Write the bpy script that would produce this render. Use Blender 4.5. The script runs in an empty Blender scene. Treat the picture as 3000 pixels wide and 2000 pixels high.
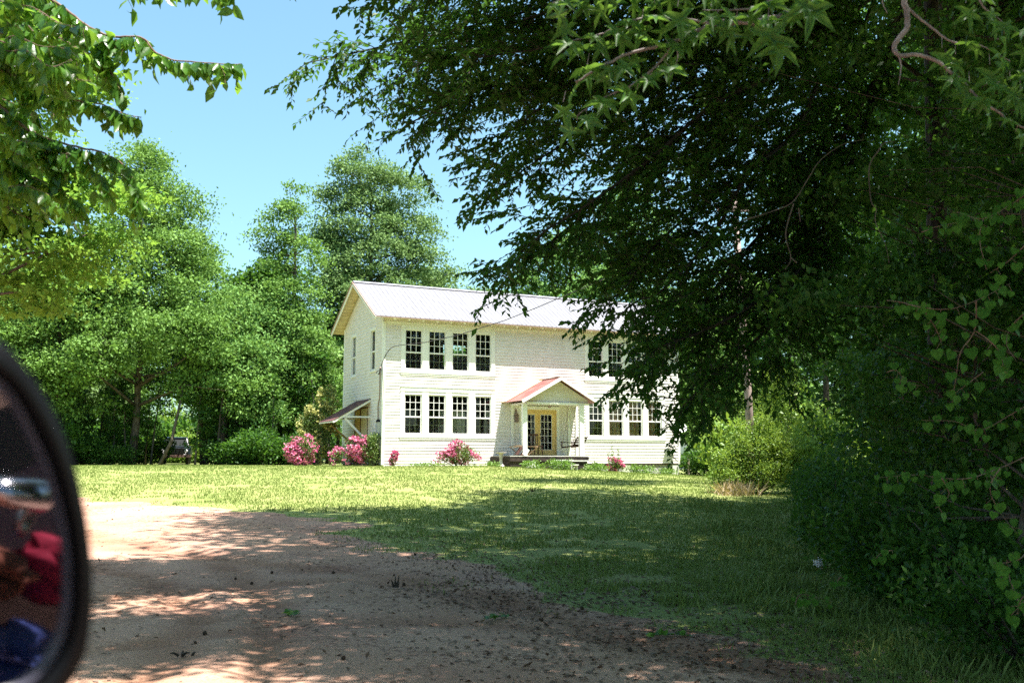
import bpy, math, random
import numpy as np
from mathutils import Vector, Matrix
R = math.radians
PI = math.pi
random.seed(7)
scene = bpy.context.scene
COL = scene.collection

# ------------------------------------------------------------------ camera, sky, sun, exposure
F_PX, PITCH, EYE = 2910.26, 0.1189, 1.5
cam_d = bpy.data.cameras.new('camera')
cam = bpy.data.objects.new('camera', cam_d)
COL.objects.link(cam)
cam.location = (0, 0, EYE)
cam.rotation_euler = (PI / 2 + PITCH, 0, 0)
cam_d.sensor_width = 36
cam_d.lens = F_PX / 3000 * 36
cam_d.clip_start = 0.02
cam_d.clip_end = 2000
cam_d.dof.use_dof = True
cam_d.dof.focus_distance = 38
cam_d.dof.aperture_fstop = 7.1
scene.camera = cam

SUN = Vector((0.280, -0.156, 1.0)).normalized()       # points from the ground to the sun
SUN_EL = math.asin(SUN.z)
SUN_AZ = math.atan2(SUN.x, SUN.y)                     # clockwise from +Y
world = bpy.data.worlds.new('World')
scene.world = world
world.use_nodes = True
wn = world.node_tree.nodes
wl = world.node_tree.links
bg = wn['Background']
sky = wn.new('ShaderNodeTexSky')
sky.sky_type = 'NISHITA'
sky.sun_disc = False
sky.sun_elevation = SUN_EL
sky.sun_rotation = SUN_AZ
sky.altitude = 0
sky.air_density = 1.0
sky.dust_density = 2.2
sky.ozone_density = 1.0
tint = wn.new('ShaderNodeMixRGB'); tint.blend_type = 'MULTIPLY'; tint.inputs[0].default_value = 1
tint.inputs[2].default_value = (.76, .99, .92, 1)
wl.new(sky.outputs[0], tint.inputs[1]); wl.new(tint.outputs[0], bg.inputs[0])
bg.inputs[1].default_value = 0.084
sl = bpy.data.lights.new('sun', 'SUN')
sl.energy = 4.8
sl.angle = R(0.53)
sl.color = (1.0, 0.94, 0.885)
so = bpy.data.objects.new('sun', sl)
COL.objects.link(so)
so.rotation_euler = SUN.to_track_quat('Z', 'Y').to_euler()
so.location = (20, -10, 60)
scene.view_settings.view_transform = 'Standard'
scene.view_settings.look = 'None'
scene.view_settings.exposure = 1.95
scene.view_settings.gamma = 1
scene.render.engine = 'CYCLES'
scene.cycles.max_bounces = 7
scene.cycles.diffuse_bounces = 3
scene.cycles.transmission_bounces = 4
scene.cycles.transparent_max_bounces = 8
scene.cycles.glossy_bounces = 3
scene.cycles.use_denoising = False

# ------------------------------------------------------------------ helpers
def smooth(t):
    t = np.clip(t, 0, 1)
    return t * t * (3 - 2 * t)

def gh(x, y):
    """height of the ground"""
    s = smooth((np.asarray(y, float) - 7) / 38)
    return s * (1.25 - .05 * np.maximum(0, np.asarray(x, float) + 1) * smooth((np.asarray(y, float) - 15) / 25))

def ray(px, py):
    a, b = (px - 1500) / F_PX, -(py - 1000) / F_PX
    c, s = math.cos(PITCH), math.sin(PITCH)
    return np.array([a, c - b * s, s + b * c])

def at(px, py, d):
    r = ray(px, py)
    p = r * d / r[1]
    return Vector((p[0], p[1], p[2] + EYE))

def hit(px, py):
    r = ray(px, py)
    t = 2.
    while t < 120:
        if r[2] * t + EYE < gh(r[0] * t, r[1] * t):
            break
        t += .04
    return Vector((r[0] * t, r[1] * t, float(gh(r[0] * t, r[1] * t))))

def onground(px, d):
    x = (px - 1500) / F_PX * d / math.cos(PITCH) * 1.0
    return Vector((x, d, float(gh(x, d))))

class MB:
    def __init__(s):
        s.v = []; s.f = []; s.m = []; s.mi = 0
    def face(s, pts):
        k = len(s.v)
        s.v += [tuple(p) for p in pts]
        s.f.append(tuple(range(k, k + len(pts)))); s.m.append(s.mi)
        return s
    def box(s, x0, y0, z0, x1, y1, z1):
        k = len(s.v)
        s.v += [(x0, y0, z0), (x1, y0, z0), (x1, y1, z0), (x0, y1, z0), (x0, y0, z1), (x1, y0, z1), (x1, y1, z1), (x0, y1, z1)]
        for q in ((0, 3, 2, 1), (4, 5, 6, 7), (0, 1, 5, 4), (1, 2, 6, 5), (2, 3, 7, 6), (3, 0, 4, 7)):
            s.f.append(tuple(k + i for i in q)); s.m.append(s.mi)
        return s
    def bar(s, a, b, w, h, up=(0, 0, 1)):
        a = Vector(a); b = Vector(b); d = (b - a).normalized(); u = Vector(up)
        if abs(d.dot(u)) > .98: u = Vector((0, 1, 0))
        r = d.cross(u).normalized(); u = r.cross(d).normalized()
        k = len(s.v)
        for p in (a, b):
            for i, j in ((-1, -1), (1, -1), (1, 1), (-1, 1)):
                s.v.append(tuple(p + r * (w / 2 * i) + u * (h / 2 * j)))
        for q in ((0, 3, 2, 1), (4, 5, 6, 7), (0, 1, 5, 4), (1, 2, 6, 5), (2, 3, 7, 6), (3, 0, 4, 7)):
            s.f.append(tuple(k + i for i in q)); s.m.append(s.mi)
        return s
    def tube(s, pts, rad, n=8, cap=True):
        pts = [Vector(p) for p in pts]
        if not hasattr(rad, '__len__'): rad = [rad] * len(pts)
        k0 = len(s.v)
        ref = None
        for i, p in enumerate(pts):
            d = (pts[min(i + 1, len(pts) - 1)] - pts[max(i - 1, 0)])
            if d.length < 1e-9: d = Vector((0, 0, 1))
            d.normalize()
            if ref is None:
                ref = Vector((1, 0, 0)) if abs(d.x) < .8 else Vector((0, 1, 0))
            r = (ref - d * ref.dot(d)).normalized(); ref = r
            u = d.cross(r)
            for j in range(n):
                a = 2 * PI * j / n
                s.v.append(tuple(p + (r * math.cos(a) + u * math.sin(a)) * rad[i]))
        for i in range(len(pts) - 1):
            for j in range(n):
                a, b = k0 + i * n + j, k0 + i * n + (j + 1) % n
                s.f.append((a, b, b + n, a + n)); s.m.append(s.mi)
        if cap:
            s.f.append(tuple(k0 + j for j in range(n))[::-1]); s.m.append(s.mi)
            e = k0 + (len(pts) - 1) * n
            s.f.append(tuple(e + j for j in range(n))); s.m.append(s.mi)
        return s
    def lathe(s, c, prof, n=20, axis=(0, 0, 1)):
        c = Vector(c); q = Vector(axis).normalized().to_track_quat('Z', 'Y')
        k0 = len(s.v)
        for r, z in prof:
            for j in range(n):
                a = 2 * PI * j / n
                s.v.append(tuple(c + q @ Vector((r * math.cos(a), r * math.sin(a), z))))
        for i in range(len(prof) - 1):
            for j in range(n):
                a, b = k0 + i * n + j, k0 + i * n + (j + 1) % n
                s.f.append((a, b, b + n, a + n)); s.m.append(s.mi)
        return s
    def obj(s, name, mat, parent=None, smooth_=False):
        me = bpy.data.meshes.new(name)
        me.from_pydata(s.v, [], s.f)
        mats = mat if isinstance(mat, (list, tuple)) else [mat]
        for m in mats: me.materials.append(m)
        if len(mats) > 1: me.polygons.foreach_set('material_index', s.m)
        if smooth_: me.polygons.foreach_set('use_smooth', [True] * len(me.polygons))
        me.update()
        o = bpy.data.objects.new(name, me)
        COL.objects.link(o)
        if parent: o.parent = parent
        return o

def tag(o, label=None, cat=None, group=None, kind=None):
    if label: o['label'] = label
    if cat: o['category'] = cat
    if group: o['group'] = group
    if kind: o['kind'] = kind
    return o

def empty(name, loc, rz=0, label=None, cat=None, group=None):
    o = bpy.data.objects.new(name, None)
    COL.objects.link(o)
    o.location = loc; o.rotation_euler = (0, 0, rz)
    return tag(o, label, cat, group)

def copy_tree(o, parent=None):
    c = o.copy(); COL.objects.link(c)
    if parent: c.parent = parent
    for ch in [x for x in bpy.data.objects if x.parent == o]:
        copy_tree(ch, c)
    return c

# ------------------------------------------------------------------ materials
def nt(name):
    m = bpy.data.materials.new(name); m.use_nodes = True
    return m, m.node_tree.nodes, m.node_tree.links, m.node_tree.nodes['Principled BSDF']

def mat(name, col, rough=.7, col2=None, scale=6, metal=0, bump=0, bscale=40, spec=.3, detail=4, stretch=None, coat=0, thr=(.35, .65)):
    m, n, l, b = nt(name)
    b.inputs['Roughness'].default_value = rough
    b.inputs['Metallic'].default_value = metal
    b.inputs['Specular IOR Level'].default_value = spec
    b.inputs['Coat Weight'].default_value = coat
    b.inputs['Base Color'].default_value = (*col, 1)
    tc = n.new('ShaderNodeTexCoord')
    src = tc.outputs['Object']
    if stretch:
        mp = n.new('ShaderNodeMapping'); mp.inputs['Scale'].default_value = stretch
        l.new(src, mp.inputs[0]); src = mp.outputs[0]
    if col2:
        t = n.new('ShaderNodeTexNoise'); t.inputs['Scale'].default_value = scale; t.inputs['Detail'].default_value = detail
        l.new(src, t.inputs['Vector'])
        r = n.new('ShaderNodeValToRGB')
        r.color_ramp.elements[0].position = thr[0]; r.color_ramp.elements[1].position = thr[1]
        r.color_ramp.elements[0].color = (*col, 1); r.color_ramp.elements[1].color = (*col2, 1)
        l.new(t.outputs[0], r.inputs[0]); l.new(r.outputs[0], b.inputs['Base Color'])
    if bump:
        t = n.new('ShaderNodeTexNoise'); t.inputs['Scale'].default_value = bscale; t.inputs['Detail'].default_value = 5
        l.new(src, t.inputs['Vector'])
        bp = n.new('ShaderNodeBump'); bp.inputs['Strength'].default_value = bump; bp.inputs['Distance'].default_value = .02
        l.new(t.outputs[0], bp.inputs['Height']); l.new(bp.outputs[0], b.inputs['Normal'])
    return m

def leafmat(name, a, b_, trans=.32, tcol=None, rough=.45, spec=.35, mottle=0):
    """leaves: every leaf island gets its own tint between a and b_, part of the light goes through"""
    m, n, l, b = nt(name)
    g = n.new('ShaderNodeNewGeometry')
    r = n.new('ShaderNodeValToRGB')
    r.color_ramp.elements[0].color = (*a, 1); r.color_ramp.elements[1].color = (*b_, 1)
    l.new(g.outputs['Random Per Island'], r.inputs[0])
    if mottle:
        tc_ = n.new('ShaderNodeTexCoord'); no = n.new('ShaderNodeTexNoise'); no.inputs['Scale'].default_value = mottle; no.inputs['Detail'].default_value = 6
        l.new(tc_.outputs['Object'], no.inputs['Vector'])
        rr_ = n.new('ShaderNodeValToRGB'); rr_.color_ramp.elements[0].position = .35; rr_.color_ramp.elements[1].position = .6
        rr_.color_ramp.elements[0].color = (.55, .60, .45, 1); rr_.color_ramp.elements[1].color = (1.1, 1.1, 1, 1)
        l.new(no.outputs[0], rr_.inputs[0])
        mm_ = n.new('ShaderNodeMixRGB'); mm_.blend_type = 'MULTIPLY'; mm_.inputs[0].default_value = 1
        l.new(r.outputs[0], mm_.inputs[1]); l.new(rr_.outputs[0], mm_.inputs[2]); r = mm_
        bp_ = n.new('ShaderNodeBump'); bp_.inputs['Strength'].default_value = .4; bp_.inputs['Distance'].default_value = .004
        l.new(no.outputs[0], bp_.inputs['Height']); l.new(bp_.outputs[0], b.inputs['Normal'])
    l.new(r.outputs[0], b.inputs['Base Color'])
    b.inputs['Roughness'].default_value = rough
    b.inputs['Specular IOR Level'].default_value = spec
    t = n.new('ShaderNodeBsdfTranslucent')
    mx = n.new('ShaderNodeMixShader'); mx.inputs[0].default_value = trans
    hs = n.new('ShaderNodeMixRGB'); hs.blend_type = 'MIX'; hs.inputs[0].default_value = .6
    tc = tcol or (a[0] * 2.2 + .03, a[1] * 2.0 + .05, a[2] * .8)
    hs.inputs[2].default_value = (*tc, 1)
    l.new(r.outputs[0], hs.inputs[1]); l.new(hs.outputs[0], t.inputs[0])
    l.new(b.outputs[0], mx.inputs[1]); l.new(t.outputs[0], mx.inputs[2])
    l.new(mx.outputs[0], n['Material Output'].inputs[0])
    return m

M = {}
M['elm'] = leafmat('elm_leaf', (.024, .074, .012), (.050, .128, .020), .34, (.14, .34, .03), .5, .2)
M['gum'] = leafmat('sweetgum_leaf', (.045, .13, .025), (.075, .19, .035), .42, (.30, .52, .06), mottle=45)
M['cherry'] = leafmat('cherry_leaf', (.045, .135, .022), (.115, .26, .04), .50, (.34, .58, .05), .3, .5, mottle=40)
M['yel'] = leafmat('yellow_green_leaf', (.080, .200, .030), (.180, .330, .060), .42, (.34, .56, .06), .6, .1)
M['far'] = leafmat('far_leaf', (.088, .180, .036), (.180, .305, .078), .28, (.20, .36, .05), .65, .12)
M['far2'] = leafmat('far_leaf_pale', (.105, .180, .060), (.185, .290, .105), .28, (.18, .30, .07), .65, .12)
M['far3'] = leafmat('far_leaf_light', (.100, .215, .050), (.19, .340, .100), .30, (.22, .36, .06), .65, .12)
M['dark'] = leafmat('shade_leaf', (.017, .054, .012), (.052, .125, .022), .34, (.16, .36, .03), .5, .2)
M['vine'] = leafmat('heart_leaf', (.034, .115, .016), (.070, .175, .026), .34, (.16, .38, .03), .55, .15, mottle=50)
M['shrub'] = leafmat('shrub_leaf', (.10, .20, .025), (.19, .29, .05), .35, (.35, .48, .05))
M['azleaf'] = leafmat('azalea_leaf', (.045, .10, .02), (.20, .26, .08), .25)
M['azflower'] = leafmat('azalea_flower', (.46, .05, .19), (.76, .36, .48), .3, (.8, .1, .3), .6, .1)
M['creambloom'] = leafmat('cream_bloom', (.32, .34, .10), (.60, .56, .25), .3, (.5, .5, .15), .6, .1)
M['weed'] = leafmat('weed_leaf', (.08, .17, .03), (.16, .26, .05), .3)
M['grass'] = leafmat('grass_blade', (.105, .165, .035), (.235, .275, .085), .30, (.20, .30, .04), .5, .2)
M['litter'] = leafmat('litter', (.10, .055, .035), (.26, .19, .15), .05, (.2, .12, .08), .8, .1)
M['bark'] = mat('bark', (.055, .043, .035), .9, (.13, .11, .09), 5, bump=.6, bscale=18, stretch=(3, 3, .6))
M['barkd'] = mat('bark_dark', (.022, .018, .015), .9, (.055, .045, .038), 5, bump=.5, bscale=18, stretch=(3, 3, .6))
M['barkp'] = mat('bark_pale', (.16, .13, .125), .85, (.30, .26, .25), 14, bump=.5, bscale=60)
M['twig'] = mat('twig', (.13, .075, .055), .8, (.22, .15, .11), 20)
M['white'] = mat('white_paint', (.74, .73, .70), .55, (.80, .79, .76), 3)
def siding():
    m, n, l, b = nt('siding_paint')
    b.inputs['Roughness'].default_value = .6
    tc = n.new('ShaderNodeTexCoord')
    t1 = n.new('ShaderNodeTexNoise'); t1.inputs['Scale'].default_value = 2.2; t1.inputs['Detail'].default_value = 8
    mp = n.new('ShaderNodeMapping'); mp.inputs['Scale'].default_value = (1, 1, 3.5)
    l.new(tc.outputs['Object'], mp.inputs[0]); l.new(mp.outputs[0], t1.inputs['Vector'])
    r1 = n.new('ShaderNodeValToRGB')
    r1.color_ramp.elements[0].position = .35; r1.color_ramp.elements[0].color = (.735, .69, .69, 1)
    r1.color_ramp.elements[1].position = .75; r1.color_ramp.elements[1].color = (.63, .585, .53, 1)
    l.new(t1.outputs[0], r1.inputs[0])
    t2 = n.new('ShaderNodeTexNoise'); t2.inputs['Scale'].default_value = 7; t2.inputs['Detail'].default_value = 9
    mp2 = n.new('ShaderNodeMapping'); mp2.inputs['Scale'].default_value = (1, 1, 6)
    l.new(tc.outputs['Object'], mp2.inputs[0]); l.new(mp2.outputs[0], t2.inputs['Vector'])
    r2 = n.new('ShaderNodeValToRGB')
    r2.color_ramp.elements[0].position = .62; r2.color_ramp.elements[0].color = (0, 0, 0, 1)
    r2.color_ramp.elements[1].position = .74; r2.color_ramp.elements[1].color = (.25, .25, .25, 1)
    l.new(t2.outputs[0], r2.inputs[0])
    mx = n.new('ShaderNodeMixRGB'); mx.inputs[2].default_value = (.36, .29, .23, 1)
    l.new(r2.outputs[0], mx.inputs[0]); l.new(r1.outputs[0], mx.inputs[1]); l.new(mx.outputs[0], b.inputs['Base Color'])
    return m
M['siding'] = siding()
M['soffit'] = mat('soffit_board', (.62, .52, .37), .8, (.50, .38, .24), 2.5, stretch=(1, 6, 6))
M['metal'] = mat('roof_metal', (.20, .197, .215), .45, (.255, .252, .275), 2.0, metal=.5, stretch=(5, .6, 1), thr=(.3, .7), spec=.5)
M['rust'] = mat('rusty_red_metal', (.225, .085, .08), .6, (.37, .185, .16), 3, metal=.15, thr=(.3, .7), stretch=(1, .5, 1))
M['rustc'] = mat('rust_flashing', (.62, .42, .22), .7, (.66, .52, .36), 5)
M['rustd'] = mat('rust_dark_sheet', (.075, .032, .036), .7, (.13, .06, .055), 4)
M['fascia'] = mat('fascia_edge', (.24, .15, .12), .8, (.34, .24, .19), 8)
M['cream'] = mat('cream_door', (.66, .46, .17), .5, (.72, .53, .23), 2)
M['wood'] = mat('old_wood', (.26, .17, .10), .8, (.40, .29, .18), 8, stretch=(1, 8, 8))
M['darkwood'] = mat('dark_wood', (.045, .022, .018), .7, (.10, .045, .035), 10)
M['deck'] = mat('deck_board', (.014, .009, .009), .8, (.05, .035, .03), 6)
M['deckf'] = mat('deck_floor', (.30, .26, .23), .8, (.42, .38, .34), 6)
M['block'] = mat('concrete_block', (.50, .50, .46), .9, (.60, .60, .55), 9, bump=.3)
M['black'] = mat('black_plastic', (.004, .004, .005), .38, spec=.18)
M['grey'] = mat('grey_metal_box', (.42, .43, .45), .5, (.5, .5, .52), 5, metal=.3)
M['dish'] = mat('dish_grey', (.60, .60, .60), .5)
M['conduit'] = mat('rusty_conduit', (.16, .11, .10), .7, (.28, .20, .18), 20)
M['cable'] = mat('cable_dark', (.045, .04, .045), .7)
M['inside'] = mat('interior_shade', (.05, .04, .04), .9)  # near-black colour stands in for the dimness of unlit rooms
M['tan'] = mat('tan_door', (.40, .27, .10), .7, (.50, .36, .16), 5)
M['brown'] = mat('brown_frame', (.12, .05, .02), .7)
M['pole'] = mat('pole_wood', (.30, .22, .20), .85, (.42, .33, .30), 8, stretch=(6, 6, .5), bump=.4)
M['stone'] = mat('birdbath_stone', (.48, .44, .40), .9, (.58, .54, .50), 8, bump=.3)
M['truck'] = mat('truck_paint', (.005, .008, .018), .35, coat=.3, spec=.5)
M['chrome_shaded'] = mat('shaded_chrome', (.16, .15, .15), .35, (.28, .26, .25), 20, metal=1)  # chrome darkened: tree shade on the grille is put into its colour
M['chrome'] = mat('chrome', (.75, .75, .76), .18, metal=1)
M['rubber'] = mat('tyre_rubber', (.02, .02, .02), .85)
M['lamp'] = mat('headlamp_glass', (.85, .85, .85), .15, spec=.8)
M['curtain'] = mat('lace_curtain', (.72, .40, .38), .9, (.90, .70, .60), 5, stretch=(4, 1, .6), bump=.4, bscale=12)
M['curtw'] = mat('white_curtain', (.60, .60, .62), .9, (.72, .70, .70), 5, stretch=(6, 1, .5))

def glass():
    m, n, l, b = nt('window_glass')
    n.remove(b)
    tr = n.new('ShaderNodeBsdfTransparent'); tr.inputs[0].default_value = (.80, .84, .82, 1)
    gl = n.new('ShaderNodeBsdfGlossy'); gl.inputs['Roughness'].default_value = .02
    fr = n.new('ShaderNodeFresnel'); fr.inputs[0].default_value = 1.55
    mx = n.new('ShaderNodeMixShader')
    l.new(fr.outputs[0], mx.inputs[0]); l.new(tr.outputs[0], mx.inputs[1]); l.new(gl.outputs[0], mx.inputs[2])
    l.new(mx.outputs[0], n['Material Output'].inputs[0])
    return m
M['glass'] = glass()
def screen():
    m, n, l, b = nt('insect_screen')
    b.inputs['Base Color'].default_value = (.17, .135, .20, 1); b.inputs['Roughness'].default_value = .8
    tr = n.new('ShaderNodeBsdfTransparent'); mx = n.new('ShaderNodeMixShader'); mx.inputs[0].default_value = .42
    l.new(tr.outputs[0], mx.inputs[1]); l.new(b.outputs[0], mx.inputs[2]); l.new(mx.outputs[0], n['Material Output'].inputs[0])
    return m
M['screen'] = screen()

# ------------------------------------------------------------------ leaves
TPL = {
 # name: (verts, tris); x across, y along the leaf (0 base .. 1 tip), z up
 'leaf': ([(0, 0, 0), (-.5, .45, .12), (0, 1, 0), (.5, .45, .12)], [(0, 2, 1), (0, 3, 2)]),
 'oval': ([(0, 0, 0), (-.42, .25, .1), (-.46, .6, .1), (0, 1, -.08), (.46, .6, .1), (.42, .25, .1), (0, .5, 0)],
          [(0, 6, 1), (1, 6, 2), (2, 6, 3), (3, 6, 4), (4, 6, 5), (5, 6, 0)]),
 'heart': ([(0, .1, 0), (-.3, 0, .05), (-.52, .22, .08), (-.45, .55, .06), (0, 1, -.1), (.45, .55, .06), (.52, .22, .08), (.3, 0, .05), (0, .45, 0)],
           [(0, 8, 1), (1, 8, 2), (2, 8, 3), (3, 8, 4), (4, 8, 5), (5, 8, 6), (6, 8, 7), (7, 8, 0)]),
 'blade': ([(-.5, 0, 0), (.5, 0, 0), (.1, .6, .12), (0, 1, .35)], [(0, 1, 2), (0, 2, 3)]),
}
def star_tpl():
    v = [(0, .38, 0)]; t = []
    for i, (ang, ln) in enumerate(((-128, .52), (-62, .62), (0, .66), (62, .62), (128, .52))):
        a = R(ang)
        for da, rr in ((-33, .17), (-13, .36), (0, ln), (13, .36)):
            q = a + R(da)
            v.append((math.sin(q) * rr, .38 + math.cos(q) * rr, (-.20 if i in (0, 3) else -.10) * (rr > .5) + (.07 if abs(da) > 5 else .03)))
    n = len(v) - 1
    v.append((0, 0, 0))
    for i in range(1, n): t.append((0, i + 1, i))
    t.append((0, 1, n))
    return v, t
TPL['star'] = star_tpl()
def pinnate():
    v = []; t = []
    for i in range(5):
        y = .12 + .17 * i
        for s in (-1, 1):
            k = len(v); v += [(0, y, 0), (s * .22, y + .14, .06), (s * .5, y + .12, -.05), (s * .24, y - .02, .04)]
            t += [(k, k + 1, k + 2), (k, k + 2, k + 3)]
    k = len(v); v += [(0, .8, 0), (-.1, .95, .03), (0, 1.15, -.04), (.1, .95, .03)]; t += [(k, k + 1, k + 2), (k, k + 2, k + 3)]
    return v, t
TPL['spray'] = pinnate()

def norm(a):
    return a / np.maximum(np.linalg.norm(a, axis=1, keepdims=True), 1e-9)

def leaves(name, P, D, N, L, W, shape, material, parent=None):
    """one mesh of leaves: P base points, D along, N facing, L length, W width"""
    P = np.asarray(P, float); n = len(P)
    D = norm(np.asarray(D, float)); N = np.asarray(N, float)
    N = norm(N - D * (N * D).sum(1, keepdims=True) + 1e-6)
    X = np.cross(D, N)
    v, t = TPL[shape]
    v = np.array(v, float); t = np.array(t, int)
    L = np.broadcast_to(np.asarray(L, float), (n,)); W = np.broadcast_to(np.asarray(W, float), (n,))
    V = (P[:, None, :] + X[:, None, :] * (v[None, :, 0:1] * W[:, None, None])
         + D[:, None, :] * (v[None, :, 1:2] * L[:, None, None]) + N[:, None, :] * (v[None, :, 2:3] * L[:, None, None]))
    V = V.reshape(-1, 3)
    T = (t[None] + (np.arange(n) * len(v))[:, None, None]).reshape(-1, 3)
    me = bpy.data.meshes.new(name)
    me.vertices.add(len(V)); me.vertices.foreach_set('co', V.astype(np.float32).ravel())
    me.loops.add(T.size); me.loops.foreach_set('vertex_index', T.astype(np.int32).ravel())
    me.polygons.add(len(T)); me.polygons.foreach_set('loop_start', np.arange(0, T.size, 3, dtype=np.int32))
    me.update(calc_edges=True)
    me.materials.append(material)
    o = bpy.data.objects.new(name, me); COL.objects.link(o)
    if parent: o.parent = parent
    return o

def crown_points(rng, lobes, n_clump, per, cr=(.5, 1.0), flat=.38, shell=.6):
    """clumps spread through ellipsoid lobes; returns leaf points, clump centres"""
    lobes = np.array(lobes, float)
    vol = (lobes[:, 3] * lobes[:, 4] * lobes[:, 5]) ** .75
    idx = rng.choice(len(lobes), n_clump, p=vol / vol.sum())
    d = norm(rng.normal(size=(n_clump, 3)))
    rad = (shell + (1 - shell) * rng.random(n_clump))[:, None]
    C = lobes[idx, :3] + d * rad * lobes[idx, 3:6]
    crr = rng.uniform(cr[0], cr[1], n_clump)
    k = rng.poisson(per * (crr / np.mean(crr)) ** 2)
    ci = np.repeat(np.arange(n_clump), k)
    m = len(ci)
    # each clump is a spray reaching outwards from the trunk, flat and drooping at its tip
    ax = C[:, :2] - lobes[idx, :2] * .55 + rng.normal(size=(n_clump, 2)) * .35
    ax = ax / np.maximum(np.linalg.norm(ax, axis=1, keepdims=True), 1e-6)
    u = rng.normal(size=m) * .48; w = rng.normal(size=m) * .40; z = rng.normal(size=m) * .42 * flat
    r = crr[ci]
    P = C[ci].copy()
    P[:, 0] += (ax[ci, 0] * u - ax[ci, 1] * w) * r; P[:, 1] += (ax[ci, 1] * u + ax[ci, 0] * w) * r
    P[:, 2] += z * r - np.maximum(u + .3, 0) ** 2 * r * .16 + np.sin(u * 5 + ci) * .05 * r
    return P, C

def make_tree(name, base, lobes, n_clump, per, leaf, material, bark, trunk_r, trunk_top, label, cat='tree', group=None, seed=1,
              shape='leaf', cr=(.5, 1.0), flat=.38, lean=(0, 0), shell=.55, width=.62, limbs=26, upn=.9, trunk_pts=None):
    rng = np.random.default_rng(seed)
    root = empty(name, base, 0, label, cat, group)
    P, C = crown_points(rng, lobes, n_clump, per, cr, flat, shell)
    m = len(P)
    D = rng.normal(size=(m, 3)); D[:, 2] -= .35
    N = rng.normal(size=(m, 3)) * .55; N[:, 2] += upn
    L = leaf * rng.uniform(.7, 1.3, m)
    leaves('crown', P, D, N, L, L * width, shape, material, root)
    t = MB()
    H = trunk_top
    pts = []; rr = []
    for i in range(8):
        f = i / 7
        pts.append((lean[0] * f + rng.normal() * .06 * trunk_r * 4 * (i > 0), lean[1] * f + rng.normal() * .06 * trunk_r * 4 * (i > 0), H * f))
        rr.append(trunk_r * (1.25 if i == 0 else 1) * (1 - .75 * f))
    t.tube(pts, rr, 9)
    order = rng.permutation(len(C))[:limbs]
    for i in order:
        c = C[i]
        z = min(max(c[2] - .35 * math.hypot(c[0], c[1]), H * .2), H * .97)
        f = z / H
        a = Vector((lean[0] * f, lean[1] * f, z)); b = Vector(c)
        mid = a.lerp(b, .5) + Vector((0, 0, .12 * (b - a).length * (1 if rng.random() < .6 else -.5)))
        r0 = trunk_r * (1 - .7 * f) * .55
        t.tube([a, a.lerp(mid, .5), mid, mid.lerp(b, .6), b], [r0, r0 * .8, r0 * .6, r0 * .4, r0 * .15], 5)
    t.obj('trunk', bark, root, True)
    return root
# ------------------------------------------------------------------ ground: one sheet, split into lawn and dirt drive
EDGE = [hit(*q) for q in ((-900, 1447), (-200, 1450), (235, 1459), (400, 1471), (600, 1488), (850, 1503), (1000, 1540), (1200, 1605), (1420, 1690),
                          (1620, 1760), (1800, 1825), (2100, 1920), (2400, 1990), (2900, 2120))]
EX = np.array([(p.x, p.y) for p in EDGE])
def side_of_edge(x, y):
    """signed distance to the dirt edge, > 0 on the grass"""
    x = np.asarray(x, float); y = np.asarray(y, float)
    best = np.full(x.shape, 1e9); sg = np.ones(x.shape)
    for i in range(len(EX) - 1):
        a, b = EX[i], EX[i + 1]; d = b - a; L2 = (d ** 2).sum()
        t = np.clip(((x - a[0]) * d[0] + (y - a[1]) * d[1]) / L2, 0, 1)
        qx, qy = a[0] + t * d[0] - x, a[1] + t * d[1] - y
        dd = np.hypot(qx, qy); cr = d[0] * (y - a[1]) - d[1] * (x - a[0])
        m = dd < best
        best = np.where(m, dd, best); sg = np.where(m, np.sign(cr), sg)
    return best * sg

def vnoise(x, y, s, seed=0):
    r = np.random.default_rng(seed); G = r.random((128, 128))
    u, v = np.asarray(x) / s, np.asarray(y) / s
    i, j = np.floor(u).astype(int), np.floor(v).astype(int); fu, fv = smooth(u - i), smooth(v - j)
    g = lambda a, b: G[a % 128, b % 128]
    return (g(i, j) * (1 - fu) + g(i + 1, j) * fu) * (1 - fv) + (g(i, j + 1) * (1 - fu) + g(i + 1, j + 1) * fu) * fv - .5

RUTS = [([(-6.5, 6.0), (-3.2, 8.2), (-1.7, 9.6), (.2, 9.2), (3, 6.5)], .22, .035), ([(-8.5, 9.0), (-4.4, 10.8), (-2.0, 12.3), (-.2, 11.2), (1.2, 8.2), (3.2, 5.8)], .25, .04),
        ([(-2.6, 4), (-2.55, 7.2), (-2.9, 9.6), (-4.5, 12.5), (-9, 16)], .2, .045), ([(-1.2, 4), (-1.9, 8.0), (-2.5, 10.5), (-4.2, 14.5), (-9, 19)], .22, .04),
        ([(-12, 19.5), (-7, 16.5), (-4, 14.2), (-1.5, 12.6), (1.5, 8.0)], .35, .03)]
def relief(x, y):
    h = vnoise(x, y, 2.3, 1) * .028 + vnoise(x, y, .7, 2) * .014 + vnoise(x, y, .2, 3) * .008
    for pts, w, dp in RUTS:
        best = np.full(np.shape(x), 1e9)
        for (ax, ay), (bx, by) in zip(pts[:-1], pts[1:]):
            L2 = (bx - ax) ** 2 + (by - ay) ** 2
            t = np.clip(((x - ax) * (bx - ax) + (y - ay) * (by - ay)) / L2, 0, 1)
            best = np.minimum(best, np.hypot(ax + t * (bx - ax) - x, ay + t * (by - ay) - y))
        h = h - dp * .55 * np.exp(-(best / w) ** 2) + dp * .2 * np.exp(-((best - 2 * w) / w) ** 2)
    return h
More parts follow.
